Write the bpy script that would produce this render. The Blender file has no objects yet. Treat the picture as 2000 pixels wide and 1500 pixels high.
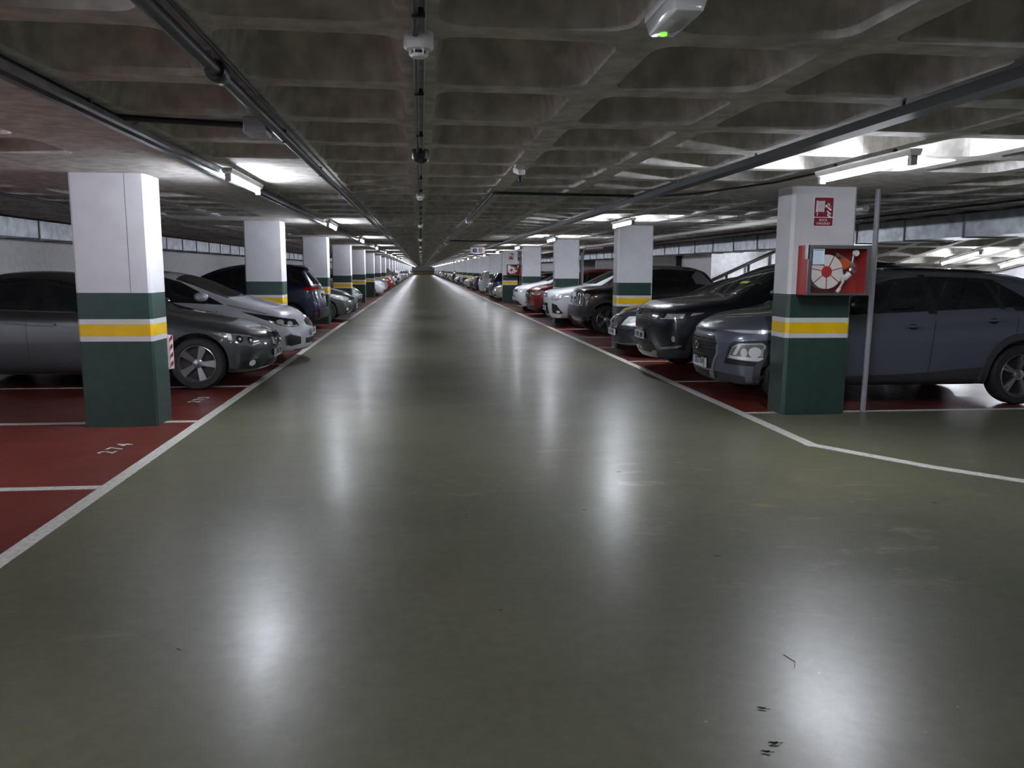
import bpy, bmesh, math, random
from mathutils import Vector, Matrix
from mathutils.bvhtree import BVHTree
from mathutils.geometry import delaunay_2d_cdt

random.seed(7)
SC = bpy.context.scene
COL = SC.collection
PI = math.pi

# ------------------------------------------------------------------ camera
F_PX, PITCH, YAW, ROLL, CAM_H = 1550.0, .1425, .1138, .0054, 1.5
cam_d = bpy.data.cameras.new('camera')
cam = bpy.data.objects.new('camera', cam_d)
COL.objects.link(cam)
cam_d.sensor_fit = 'HORIZONTAL'
cam_d.sensor_width = 36.0
cam_d.lens = 36.0 * F_PX / 2000.0
cam_d.clip_start, cam_d.clip_end = .05, 600
cam.matrix_world = (Matrix.Translation((0, 0, CAM_H)) @ Matrix.Rotation(-YAW, 4, 'Z')
                    @ Matrix.Rotation(PI / 2 - PITCH, 4, 'X') @ Matrix.Rotation(ROLL, 4, 'Z'))
SC.camera = cam

# ------------------------------------------------------------------ world, exposure
SC.view_settings.view_transform = 'Standard'
SC.view_settings.look = 'None'
SC.view_settings.gamma = 1.0
SC.view_settings.use_curve_mapping = False
SC.view_settings.exposure = 1.3
world = bpy.data.worlds.new('world')
SC.world = world
world.use_nodes = True
world.node_tree.nodes['Background'].inputs[0].default_value = (.6, .65, .8, 1)
world.node_tree.nodes['Background'].inputs[1].default_value = 0.0
TUBE_POWER = 92.0         # emission strength of the ceiling tubes

# ------------------------------------------------------------------ place constants
CEIL = 2.36
PITCH_Y = 7.26            # column to column
YEND, YBACK = 232.0, -13.0
XL_WALL, XR_WALL = -7.5, 14.5
RIBX, RIBY, RIB0 = .84, PITCH_Y / 8, 3.05
STALL = PITCH_Y / 3
LCOL = (-3.19, -2.52, 7.82, 8.26)      # x0 x1 y0 y1 of the first left column
RCOL = (3.77, 4.47, 7.88, 8.26)
LSTALL0, RSTALL0 = 8.03, 8.03           # first cross line of both sides


# ------------------------------------------------------------------ materials
MATS = {}


def mat(name, color, rough=.5, metal=0.0, coat=0.0, emit=None, emit_s=0, noise=None, bump=0, spec=.5, scale=8):
    m = bpy.data.materials.new(name)
    m.use_nodes = True
    nt = m.node_tree
    b = nt.nodes['Principled BSDF']
    b.inputs['Base Color'].default_value = (*color, 1)
    b.inputs['Roughness'].default_value = rough
    b.inputs['Metallic'].default_value = metal
    b.inputs['Coat Weight'].default_value = coat
    b.inputs['Coat Roughness'].default_value = .04
    b.inputs['Specular IOR Level'].default_value = spec
    if emit:
        b.inputs['Emission Color'].default_value = (*emit, 1)
        b.inputs['Emission Strength'].default_value = emit_s
    if noise or bump:
        tc = nt.nodes.new('ShaderNodeTexCoord')
        nz = nt.nodes.new('ShaderNodeTexNoise')
        nz.inputs['Scale'].default_value = scale
        nz.inputs['Detail'].default_value = 6
        nt.links.new(tc.outputs['Object'], nz.inputs['Vector'])
        if noise:
            r = nt.nodes.new('ShaderNodeValToRGB')
            r.color_ramp.elements[0].position = .35
            r.color_ramp.elements[1].position = .65
            r.color_ramp.elements[0].color = (*[c * (1 - noise) for c in color], 1)
            r.color_ramp.elements[1].color = (*[min(1, c * (1 + noise)) for c in color], 1)
            nt.links.new(nz.outputs['Fac'], r.inputs[0])
            nt.links.new(r.outputs[0], b.inputs['Base Color'])
        if bump:
            bp = nt.nodes.new('ShaderNodeBump')
            bp.inputs['Strength'].default_value = bump
            bp.inputs['Distance'].default_value = .01
            nt.links.new(nz.outputs['Fac'], bp.inputs['Height'])
            nt.links.new(bp.outputs[0], b.inputs['Normal'])
    MATS[name] = m
    return m


def floor_material(name, c1, c2, rough0, rough1, stains=True):
    m = bpy.data.materials.new(name)
    m.use_nodes = True
    nt = m.node_tree
    N, Lk = nt.nodes, nt.links
    b = N['Principled BSDF']
    b.inputs['Coat Weight'].default_value = .20 if stains else .08
    b.inputs['Coat Roughness'].default_value = .225
    geo = N.new('ShaderNodeNewGeometry')

    def noise(scale, detail=5, rough=.5, vec=None, dist=0):
        n = N.new('ShaderNodeTexNoise')
        n.inputs['Scale'].default_value = scale
        n.inputs['Detail'].default_value = detail
        n.inputs['Roughness'].default_value = rough
        n.inputs['Distortion'].default_value = dist
        Lk.new(vec or geo.outputs['Position'], n.inputs['Vector'])
        return n.outputs['Fac']

    def ramp(fac, a, b_, ca=(0, 0, 0), cb=(1, 1, 1)):
        r = N.new('ShaderNodeValToRGB')
        r.color_ramp.elements[0].position, r.color_ramp.elements[1].position = a, b_
        r.color_ramp.elements[0].color = (*ca, 1)
        r.color_ramp.elements[1].color = (*cb, 1)
        Lk.new(fac, r.inputs[0])
        return r.outputs[0]

    def mix(fac, a, b_):
        x = N.new('ShaderNodeMix')
        x.data_type = 'RGBA'
        Lk.new(fac, x.inputs[0])
        for s, v in ((6, a), (7, b_)):
            if isinstance(v, tuple):
                x.inputs[s].default_value = (*v, 1)
            else:
                Lk.new(v, x.inputs[s])
        return x.outputs[2]

    def math_(op, a, b_):
        x = N.new('ShaderNodeMath')
        x.operation = op
        for s, v in ((0, a), (1, b_)):
            if isinstance(v, (int, float)):
                x.inputs[s].default_value = v
            else:
                Lk.new(v, x.inputs[s])
        return x.outputs[0]

    base = ramp(noise(.45, 4), .35, .68, c1, c2)
    fine = ramp(noise(14, 6, .7), .3, .7, (.80, .80, .80), (1.12, 1.12, 1.12))
    mm = N.new('ShaderNodeMix')
    mm.data_type = 'RGBA'
    mm.blend_type = 'MULTIPLY'
    mm.inputs[0].default_value = 1
    Lk.new(base, mm.inputs[6])
    Lk.new(fine, mm.inputs[7])
    col = mm.outputs[2]
    if stains:
        # dried muddy tyre marks: stretched, patchy, only here and there
        mp = N.new('ShaderNodeMapping')
        mp.inputs['Scale'].default_value = (1.0, 2.6, 1)
        mp.inputs['Rotation'].default_value = (0, 0, .45)
        Lk.new(geo.outputs['Position'], mp.inputs['Vector'])
        a = ramp(noise(.75, 3, .5), .58, .70)
        for cx, cy, rad in ((2.6, 4.6, 1.9), (.4, 5.55, 1.0), (1.6, 5.9, 1.2)):
            vd = N.new('ShaderNodeVectorMath')
            vd.operation = 'DISTANCE'
            vd.inputs[1].default_value = (cx, cy, 0)
            Lk.new(geo.outputs['Position'], vd.inputs[0])
            g = ramp(math_('DIVIDE', vd.outputs['Value'], rad), .35, 1.0, (1, 1, 1), (0, 0, 0))
            a = math_('MAXIMUM', a, g)
        c = ramp(noise(2.2, 8, .72, mp.outputs[0], .6), .56, .70)
        st = math_('MULTIPLY', a, c)
        col = mix(math_('MULTIPLY', st, .8), col, (.36, .29, .19))
        # tiny dark specks and pale grit
        v = N.new('ShaderNodeTexVoronoi')
        v.inputs['Scale'].default_value = 3.3
        v.inputs['Randomness'].default_value = 1
        Lk.new(geo.outputs['Position'], v.inputs['Vector'])
        sp = ramp(v.outputs['Distance'], .028, .04, (1, 1, 1), (0, 0, 0))
        gate = ramp(noise(1.7, 2), .5, .56)
        col = mix(math_('MULTIPLY', sp, gate), col, (.02, .02, .018))
        v2 = N.new('ShaderNodeTexVoronoi')
        v2.inputs['Scale'].default_value = 7.0
        Lk.new(geo.outputs['Position'], v2.inputs['Vector'])
        sp2 = ramp(v2.outputs['Distance'], .02, .05, (1, 1, 1), (0, 0, 0))
        gate2 = ramp(noise(2.3, 2, vec=None), .52, .6)
        col = mix(math_('MULTIPLY', sp2, math_('MULTIPLY', gate2, .5)), col, (.5, .5, .45))
    Lk.new(col, b.inputs['Base Color'])
    rr = N.new('ShaderNodeMapRange')
    rr.inputs[1].default_value, rr.inputs[2].default_value = .3, .7
    rr.inputs[3].default_value, rr.inputs[4].default_value = rough0, rough1
    Lk.new(noise(1.4, 6, .6), rr.inputs[0])
    Lk.new(rr.outputs[0], b.inputs['Roughness'])
    bp = N.new('ShaderNodeBump')
    bp.inputs['Strength'].default_value = .25
    bp.inputs['Distance'].default_value = .004
    wav = math_('ADD', noise(3.0, 3), math_('MULTIPLY', noise(38, 6, .7), .12))
    Lk.new(wav, bp.inputs['Height'])
    Lk.new(bp.outputs[0], b.inputs['Normal'])
    MATS[name] = m
    return m


M_GREENFLOOR = floor_material('green_grey_epoxy_floor', (.112, .114, .072), (.165, .158, .104), .32, .40)
M_REDFLOOR = floor_material('red_epoxy_floor', (.115, .019, .014), (.18, .030, .021), .30, .45, stains=False)
M_LINE = mat('worn_white_line_paint', (.62, .61, .57), .45, noise=.18, scale=30)
M_CEIL = mat('raw_concrete_ceiling', (.55, .53, .495), .85, noise=.22, bump=.25, scale=9)
M_WALLW = mat('white_painted_wall', (.84, .84, .86), .6, noise=.05, bump=.08)
M_WALLG = mat('dark_green_wall_paint', (.03, .06, .05), .5)
M_COLW = mat('white_column_paint', (.62, .62, .65), .5, noise=.035, bump=.12, scale=6)
M_COLG = mat('dark_green_column_paint', (.022, .050, .042), .38, noise=.12, bump=.1, scale=9)
M_COLY = mat('yellow_band_paint', (.80, .50, .005), .4, noise=.06)
M_DARKMETAL = mat('dark_conduit', (.020, .021, .024), .42, .25)
M_GALV = mat('galvanised_steel', (.36, .39, .41), .38, .85, noise=.25, scale=5)
M_GREYPVC = mat('grey_pipe', (.30, .30, .33), .45)
M_CREAM = mat('cream_pipe', (.62, .62, .55), .4)
M_WHITEP = mat('white_plastic', (.78, .78, .78), .35)
M_LENS = mat('frosted_diffuser', (.62, .66, .64), .15, coat=.6)
M_BLACKP = mat('black_plastic', (.012, .012, .013), .45)
M_GREYP = mat('charcoal_cladding', (.04, .042, .048), .5)
M_TUBE = mat('glowing_led_tube', (1, 1, 1), .4, emit=(.86, .90, 1.0), emit_s=TUBE_POWER)
M_GREENLED = mat('green_led', (.1, 1, .1), .4, emit=(.12, 1.0, .02), emit_s=1.6)
M_GLASS = mat('dark_car_glass', (.012, .014, .016), .04, spec=.8)
M_RUBBER = mat('tyre_rubber', (.016, .016, .018), .65)
M_RIM = mat('alloy_rim', (.42, .42, .45), .28, .9)
M_RIMD = mat('dark_wheel_inside', (.02, .02, .022), .5)
M_CHROME = mat('chrome', (.75, .76, .78), .1, 1)
M_SILVERP = mat('satin_silver_trim', (.45, .46, .47), .3, .8)
M_LAMPG = mat('headlight_lens', (.66, .68, .70), .10, .35, coat=1)
M_LAMPW = mat('headlight_reflector', (.92, .94, .96), .18, .35, coat=1)
M_LAMPM = mat('smoked_headlight_interior', (.20, .21, .22), .12, .3, coat=1)
M_MESH = mat('dark_grille_mesh', (.13, .135, .14), .3, .6)
M_LAMPD = mat('headlight_bezel', (.03, .03, .035), .12, .2, coat=1)
M_AMBER = mat('amber_lens', (.6, .2, .03), .15, coat=1)
M_TAIL = mat('red_tail_lens', (.42, .008, .010), .1, coat=1)
M_PLATE = mat('number_plate_white', (.72, .73, .74), .4)
M_PLATEB = mat('number_plate_blue', (.02, .06, .35), .4)
M_INK = mat('black_lettering', (.01, .01, .012), .5)
M_RED = mat('fire_red_paint', (.42, .022, .018), .35)
M_SIGNRED = mat('maroon_sign_face', (.21, .018, .034), .35)
M_SIGNW = mat('white_sign_print', (.75, .75, .76), .4)
M_BLUE = mat('blue_sign_print', (.01, .05, .26), .4)
M_STEEL = mat('stainless_frame', (.52, .52, .53), .25, .95)
M_HOSE = mat('white_fire_hose', (.74, .73, .70), .55)
M_PAPER = mat('pale_blue_card', (.62, .74, .84), .5)
M_BRASS = mat('nickel_valve', (.55, .54, .5), .25, .9)
M_ORANGE = mat('orange_red_drum', (.62, .10, .02), .4)
M_HIVIS = mat('lime_card', (.45, .62, .08), .5)
M_LEAF = mat('dried_leaf', (.012, .012, .010), .5)

# clear pane
M_PANE = bpy.data.materials.new('clear_pane')
M_PANE.use_nodes = True
_nt = M_PANE.node_tree
_nt.nodes.clear()
_o = _nt.nodes.new('ShaderNodeOutputMaterial')
_mx = _nt.nodes.new('ShaderNodeMixShader')
_t = _nt.nodes.new('ShaderNodeBsdfTransparent')
_g = _nt.nodes.new('ShaderNodeBsdfGlossy')
_g.inputs['Roughness'].default_value = .03
_mx.inputs[0].default_value = .06
_nt.links.new(_t.outputs[0], _mx.inputs[1])
_nt.links.new(_g.outputs[0], _mx.inputs[2])
_nt.links.new(_mx.outputs[0], _o.inputs[0])


def paint(name, c, metal=.0, rough=.32):
    return mat(name, c, rough, metal, coat=1.0, spec=.5)


P_GUN = paint('dark_steel_grey_paint', (.052, .058, .068), .40)
P_SILVER = paint('silver_white_paint', (.74, .77, .83), .10)
P_NAVY = paint('deep_blue_paint', (.010, .022, .070), .4)
P_DGREY = paint('graphite_paint', (.055, .058, .062), .5)
P_LGREY = paint('silver_paint', (.34, .35, .37), .6)
P_BLUEG = paint('blue_grey_paint', (.12, .135, .175), .30)
P_BLACK = paint('black_paint', (.010, .010, .012), .1)
P_BLACKB = paint('blue_black_paint', (.014, .017, .030), .3)
P_WHITE = paint('white_paint', (.72, .74, .78))
P_RED = paint('crimson_paint', (.32, .010, .012), .3)
P_BEIGE = paint('champagne_paint', (.48, .47, .40), .4)
P_BLUE = paint('mid_blue_paint', (.03, .08, .22), .4)


# ------------------------------------------------------------------ object helpers
def link(o, parent=None):
    COL.objects.link(o)
    if parent:
        o.parent = parent
    return o


def tag(o, label=None, cat=None, group=None, kind=None):
    if label: o['label'] = label
    if cat: o['category'] = cat
    if group: o['group'] = group
    if kind: o['kind'] = kind
    return o


def empty(name, loc=(0, 0, 0), rz=0, label=None, cat=None, group=None):
    o = bpy.data.objects.new(name, None)
    o.empty_display_size = .2
    o.location = loc
    o.rotation_euler = (0, 0, rz)
    COL.objects.link(o)
    return tag(o, label, cat, group)


class MB:
    """collects geometry for ONE mesh object"""

    def __init__(s):
        s.v, s.f, s.m = [], [], []

    def add(s, vs, fs, mi=0):
        o = len(s.v)
        s.v += [tuple(v) for v in vs]
        s.f += [tuple(i + o for i in f) for f in fs]
        s.m += [mi] * len(fs)
        return s

    def box(s, x0, x1, y0, y1, z0, z1, mi=0):
        vs = [(x, y, z) for z in (z0, z1) for y in (y0, y1) for x in (x0, x1)]
        return s.add(vs, [(0, 2, 3, 1), (4, 5, 7, 6), (0, 1, 5, 4), (2, 6, 7, 3), (0, 4, 6, 2), (1, 3, 7, 5)], mi)

    def tube(s, pts, r, n=10, mi=0, caps=True, r2=None):
        pts = [Vector(p) for p in pts]
        rings = []
        for i, p in enumerate(pts):
            d = (pts[min(i + 1, len(pts) - 1)] - pts[max(i - 1, 0)]).normalized()
            a = d.orthogonal().normalized() if abs(d.z) > .9 else d.cross(Vector((0, 0, 1))).normalized()
            b = d.cross(a).normalized()
            rr = r if r2 is None else r + (r2 - r) * i / (len(pts) - 1)
            rings.append([p + (a * math.cos(2 * PI * k / n) + b * math.sin(2 * PI * k / n)) * rr for k in range(n)])
        vs = [q for R in rings for q in R]
        fs = []
        for i in range(len(pts) - 1):
            for k in range(n):
                fs.append((i * n + k, i * n + (k + 1) % n, (i + 1) * n + (k + 1) % n, (i + 1) * n + k))
        if caps:
            fs.append(tuple(range(n))[::-1])
            fs.append(tuple((len(pts) - 1) * n + k for k in range(n)))
        return s.add(vs, fs, mi)

    def lathe(s, prof, axis='Y', c=(0, 0, 0), n=32, mi=0, closed=False):
        vs, fs = [], []
        for (r, h) in prof:
            for k in range(n):
                a = 2 * PI * k / n
                u, w = r * math.cos(a), r * math.sin(a)
                p = {'Y': (u, h, w), 'Z': (u, w, h), 'X': (h, u, w)}[axis]
                vs.append((p[0] + c[0], p[1] + c[1], p[2] + c[2]))
        m = len(prof)
        for i in range(m if closed else m - 1):
            j = (i + 1) % m
            for k in range(n):
                fs.append((i * n + k, j * n + k, j * n + (k + 1) % n, i * n + (k + 1) % n))
        if not closed:
            if prof[0][0] > 1e-4: fs.append(tuple(range(n)))
            if prof[-1][0] > 1e-4: fs.append(tuple((m - 1) * n + k for k in range(n))[::-1])
        return s.add(vs, fs, mi)

    def prism(s, poly, axis, a, b, mi=0):
        """2D polygon extruded along axis between a and b; poly coords are the other two axes in order"""
        n = len(poly)

        def P(u, w, h): return {'X': (h, u, w), 'Y': (u, h, w), 'Z': (u, w, h)}[axis]
        vs = [P(u, w, a) for u, w in poly] + [P(u, w, b) for u, w in poly]
        fs = [tuple(range(n)), tuple(range(2 * n - 1, n - 1, -1))]
        fs += [(i, (i + 1) % n, n + (i + 1) % n, n + i) for i in range(n)]
        return s.add(vs, fs, mi)

    def mesh(s, name, mats, smooth=False, fix=True):
        me = bpy.data.meshes.new(name)
        me.from_pydata(s.v, [], s.f)
        for m in (mats if isinstance(mats, (list, tuple)) else [mats]):
            me.materials.append(m)
        me.polygons.foreach_set('material_index', s.m)
        if fix:
            bm = bmesh.new()
            bm.from_mesh(me)
            bmesh.ops.recalc_face_normals(bm, faces=bm.faces)
            bm.to_mesh(me)
            bm.free()
        if smooth:
            me.polygons.foreach_set('use_smooth', [True] * len(me.polygons))
            me.set_sharp_from_angle(angle=math.radians(smooth if smooth is not True else 40))
        me.update()
        return me

    def build(s, name, mats, parent=None, smooth=False, loc=None, fix=True):
        o = bpy.data.objects.new(name, s.mesh(name, mats, smooth, fix))
        if loc: o.location = loc
        return link(o, parent)


def bevel(o, w=.01, seg=2):
    bm = bmesh.new()
    bm.from_mesh(o.data)
    bmesh.ops.remove_doubles(bm, verts=bm.verts, dist=1e-5)
    es = [e for e in bm.edges if len(e.link_faces) == 2 and e.calc_face_angle(0) > .6]
    bmesh.ops.bevel(bm, geom=es, offset=w, segments=seg, affect='EDGES', profile=.5)
    bm.to_mesh(o.data)
    bm.free()
    o.data.polygons.foreach_set('use_smooth', [True] * len(o.data.polygons))
    o.data.set_sharp_from_angle(angle=math.radians(40))
    return o


def text_mesh(txt, size, thick=.002, spacing=1.0):
    """returns verts, faces of flat lettering in the XY plane, centred"""
    cu = bpy.data.curves.new('t', 'FONT')
    cu.body = txt
    cu.size = size
    cu.extrude = thick
    cu.offset = size * .012
    cu.align_x, cu.align_y = 'CENTER', 'CENTER'
    cu.space_character = spacing
    cu.resolution_u = 3
    ob = bpy.data.objects.new('t', cu)
    COL.objects.link(ob)
    dg = bpy.context.evaluated_depsgraph_get()
    me = ob.evaluated_get(dg).to_mesh()
    vs = [v.co.copy() for v in me.vertices]
    fs = [tuple(p.vertices) for p in me.polygons]
    ob.evaluated_get(dg).to_mesh_clear()
    bpy.data.objects.remove(ob)
    bpy.data.curves.remove(cu)
    if vs:
        cx = (min(v.x for v in vs) + max(v.x for v in vs)) / 2
        cy = (min(v.y for v in vs) + max(v.y for v in vs)) / 2
        vs = [Vector((v.x - cx, v.y - cy, v.z)) for v in vs]
    return vs, fs


def add_text(mb, txt, size, M, mi=0, thick=.002, sx=1.0, spacing=1.0):
    vs, fs = text_mesh(txt, size, thick, spacing)
    mb.add([M @ Vector((v.x * sx, v.y, v.z)) for v in vs], fs, mi)


def frame(o, right, up):
    right, up = Vector(right).normalized(), Vector(up).normalized()
    n = right.cross(up)
    M = Matrix((right, up, n)).transposed().to_4x4()
    M.translation = Vector(o)
    return M


def copy_tree(o, parent=None):
    c = o.copy()
    COL.objects.link(c)
    c.parent = parent
    if parent:
        c.matrix_parent_inverse = o.matrix_parent_inverse
    for ch in KIDS.get(o.name, None) or [x for x in o.children]:
        copy_tree(ch, c)
    return c


KIDS = {}


# ================================================================== THE SHELL
def quad(mb, x0, x1, y0, y1, z, mi):
    mb.add([(x0, y0, z), (x1, y0, z), (x1, y1, z), (x0, y1, z)], [(0, 1, 2, 3)], mi)


# floor : 0 green, 1 red, 2 line paint
fl = MB()
LX, RX = -2.17, 3.38          # centres of the long lines
quad(fl, XL_WALL, LX, YBACK, YEND, 0, 1)
quad(fl, LX, RX, YBACK, YEND, 0, 0)
quad(fl, RX, 8.7, YBACK, RSTALL0, 0, 0)
quad(fl, RX, 8.7, RSTALL0, YEND, 0, 1)
quad(fl, 8.7, 9.4, YBACK, YEND, 0, 0)
quad(fl, 9.4, XR_WALL, YBACK, 12.0, 0, 0)
quad(fl, 9.4, XR_WALL, 26.0, YEND, 0, 0)
fl.add([(9.4, 12, 0), (XR_WALL, 12, 0), (XR_WALL, 26, -2.52), (9.4, 26, -2.52)], [(0, 1, 2, 3)], 0)
fl.add([(9.4, 12, 0), (9.4, 26, -2.52), (9.4, 26, 0)], [(0, 1, 2)], 0)
LZ = .0022


NSTRIP = [0]


def strip(p, q, w, mi=2):
    NSTRIP[0] += 1
    LZ = .0018 + .0004 * (NSTRIP[0] % 4)
    p, q = Vector((*p, 0)), Vector((*q, 0))
    d = (q - p).normalized()
    s = Vector((-d.y, d.x, 0)) * w / 2
    a = [p - s, q - s, q + s, p + s]
    vs = [(v.x, v.y, 0.0) for v in a] + [(v.x, v.y, LZ) for v in a]
    fl.add(vs, [(4, 5, 6, 7), (0, 1, 5, 4), (1, 2, 6, 5), (2, 3, 7, 6), (3, 0, 4, 7)], mi)


strip((LX, YBACK), (LX, YEND - 1), .10)
strip((RX, 6.40), (RX, YEND - 1), .11)
strip((3.355, 6.50), (3.945, 5.60), .11)
strip((3.88, 5.68), (6.62, 2.58), .11)
strip((6.55, 2.65), (6.7, YBACK), .11)
k = 0
yy = LSTALL0 - STALL * 8
while yy < YEND - 2:
    strip((-7.3, yy), (LX - .05, yy), .085)
    yy += STALL
yy = RSTALL0
while yy < YEND - 2:
    strip((RX + .05, yy), (8.6, yy), .075)
    yy += STALL
floor = fl.build('floor', [M_GREENFLOOR, M_REDFLOOR, M_LINE], fix=False)
tag(floor, kind='structure')


# waffle ceiling
def coffers(mb, nx, ny, solid, T, dx, dy, detail=True):
    """cells i in range nx, j in range ny ; T maps (x,y,z) ; solid(i,j) -> flat cell"""
    vid = {}

    def corner(i, j):
        if (i, j) not in vid:
            mb.v.append(T(i * dx, j * dy, 0))
            vid[(i, j)] = len(mb.v) - 1
        return vid[(i, j)]
    for i in nx:
        for j in ny:
            c = [corner(i, j), corner(i + 1, j), corner(i + 1, j + 1), corner(i, j + 1)]
            if solid(i, j):
                mb.f.append(tuple(c)); mb.m.append(0)
                continue
            x0, x1, y0, y1 = i * dx, (i + 1) * dx, j * dy, (j + 1) * dy
            fine = detail and j * dy < 34
            rings = []
            jit = (hash((i * 7 + 3, j * 13 + 1)) % 100 / 100 - .5) * .02
            spec = ((.075 + jit, 0, .10), (.085 + jit, .03, .09), (.15, .27, .05)) if fine else ((.075, 0, .1), (.15, .27, .05))
            for ins, h, cr in spec:
                a0, a1, b0, b1 = x0 + ins, x1 - ins, y0 + ins, y1 - ins
                R = []
                for (cx, cy, st) in ((a0 + cr, b0 + cr, PI), (a1 - cr, b0 + cr, 1.5 * PI), (a1 - cr, b1 - cr, 0), (a0 + cr, b1 - cr, .5 * PI)):
                    nn = 4 if fine else 2
                    for t in range(nn):
                        an = st + (PI / 2) * t / (nn - 1)
                        mb.v.append(T(cx + cr * math.cos(an), cy + cr * math.sin(an), h))
                        R.append(len(mb.v) - 1)
                rings.append(R)
            n = len(rings[0])
            nn = n // 4
            R = rings[0]
            for s in range(4):
                mb.f.append(tuple([c[s]] + R[s * nn:(s + 1) * nn][::-1])); mb.m.append(0)
                mb.f.append((c[s], R[s * nn + nn - 1], R[((s + 1) % 4) * nn], c[(s + 1) % 4])); mb.m.append(0)
            for a, b in zip(rings[:-1], rings[1:]):
                for k in range(n):
                    mb.f.append((a[k], a[(k + 1) % n], b[(k + 1) % n], b[k])); mb.m.append(0)
            mb.f.append(tuple(rings[-1])); mb.m.append(0)


cm = MB()


def is_cap(i, j):
    jj = (j - 4) % 8 if j >= -20 else 9
    in_y = jj in (0, 1, 2)
    return i == -3 or (in_y and i in (-5, -4, -2, 4, 5))


I0, I1 = -9, 17
J0, J1 = -18, 252


def open_cell(i, j):
    return True


coffers(cm, range(I0, 11), range(J0, J1), is_cap, lambda x, y, z: (x, y + RIB0, CEIL + z), RIBX, RIBY)
coffers(cm, range(11, I1), range(J0, 12), is_cap, lambda x, y, z: (x, y + RIB0, CEIL + z), RIBX, RIBY)
coffers(cm, range(11, I1), range(25, J1), is_cap, lambda x, y, z: (x, y + RIB0, CEIL + z), RIBX, RIBY, False)
ceiling = cm.build('ceiling', M_CEIL, fix=False)
tag(ceiling, kind='structure')
# descending slab over the ramp on the far right
rm = MB()
SL = .182


def T_ramp(x, y, z):
    return (x + .84 * 11, RIB0 + RIBY * 12 + y, CEIL - SL * y + z)


coffers(rm, range(0, 6), range(0, 13), lambda i, j: False, T_ramp, RIBX, RIBY)
rc = rm.build('ceiling', mat('pale_ramp_ceiling', (.42, .40, .36), .85, noise=.12, bump=.2), fix=False)
tag(rc, kind='structure')


def wall(name, x0, x1, y0, y1, z0, z1, mats=None, mi=0):
    m = MB().box(x0, x1, y0, y1, z0, z1)
    o = m.build(name, mats or M_WALLW)
    return tag(o, kind='structure')


wall('wall_left', XL_WALL - .2, XL_WALL, YBACK, YEND, 0, 2.75)
wall('wall_right', XR_WALL, XR_WALL + .2, YBACK, YEND, -2.6, 2.75)
wall('wall_back', XL_WALL, XR_WALL, YBACK - .2, YBACK, 0, 2.75)
m = MB()
m.box(XL_WALL, XR_WALL, YEND, YEND + .2, 1.15, 2.75, 0)
m.box(XL_WALL, XR_WALL, YEND, YEND + .2, 1.02, 1.15, 1)
m.box(XL_WALL, XR_WALL, YEND, YEND + .2, 0, 1.02, 2)
tag(m.build('wall_far', [mat('pale_end_wall', (.55, .60, .60), .6), M_COLG, mat('ochre_end_wall', (.42, .38, .2), .6)]), kind='structure')
# stair core on the right: white front, grey flank facing the aisle
m = MB()
m.box(9.64, 14.5, 25.9, 29.2, 0, CEIL + .3, 0)
core = m.build('wall_stair', mat('stair_core_plaster', (.85, .86, .86), .6, noise=.08), )
tag(core, kind='structure')
m = MB()
m.box(12.2, XR_WALL, 11.8, 12.0, -2.4, 0)
tag(m.build('wall_ramp', M_WALLW), kind='structure')

# ================================================================== COLUMNS
BANDS = [(0, .815, 1), (.815, .863, 0), (.863, .977, 2), (.977, 1.025, 0), (1.025, 1.27, 1), (1.27, CEIL, 0)]


def column_mesh(w, d, ch=.022, name='concrete_column'):
    mb = MB()
    hw, hd = w / 2, d / 2
    pl = [(-hw + ch, -hd), (hw - ch, -hd), (hw, -hd + ch), (hw, hd - ch), (hw - ch, hd), (-hw + ch, hd), (-hw, hd - ch), (-hw, -hd + ch)]
    zs = [BANDS[0][0]] + [b[1] for b in BANDS]
    vs = [(x, y, z) for z in zs for x, y in pl]
    n = 8
    for i, b in enumerate(BANDS):
        mb.add([vs[i * n + q] for q in range(n)] + [vs[(i + 1) * n + q] for q in range(n)],
               [(q, (q + 1) % n, n + (q + 1) % n, n + q) for q in range(n)], b[2])
    me = mb.mesh(name, [M_COLW, M_COLG, M_COLY])
    bm = bmesh.new()
    bm.from_mesh(me)
    bmesh.ops.remove_doubles(bm, verts=bm.verts, dist=1e-5)
    bmesh.ops.recalc_face_normals(bm, faces=bm.faces)
    bm.to_mesh(me)
    bm.free()
    return me


CML = column_mesh(.67, .44)
CMR = column_mesh(.70, .38, .03)
CMR2 = column_mesh(.62, .62, .03)
ORD = ['nearest', 'second', 'third', 'fourth', 'fifth', 'sixth', 'seventh', 'eighth', 'ninth', 'tenth']
k = 0
while 7.82 + k * PITCH_Y < YEND - 1:
    for side in (0, 1):
        x0, x1, y0, y1 = LCOL if side == 0 else RCOL
        o = bpy.data.objects.new('concrete_column', CML if side == 0 else CMR)
        o.location = ((x0 + x1) / 2, (y0 + y1) / 2 + k * PITCH_Y, 0)
        link(o)
        s = ('left', 'right')[side]
        if k < 10:
            extra = {(1, 0): ' carrying the fire hose cabinet and red sign', (0, 0): ' with striped corner pad',
                     (1, 4): ' carrying a smaller fire hose cabinet'}.get((side, k), '')
            lab = f'{ORD[k]} white column with green base and yellow band on the {s} of the aisle{extra}'
            if len(lab.split()) > 16:
                lab = f'{ORD[k]} white green and yellow column {s} of the aisle{extra}'
            g = 'columns along the ' + s + ' of the aisle'
        else:
            lab = f'distant banded column far down the {s} side of the aisle'
            g = 'distant columns on the ' + s
        tag(o, lab, 'column', g)
    k += 1

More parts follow.
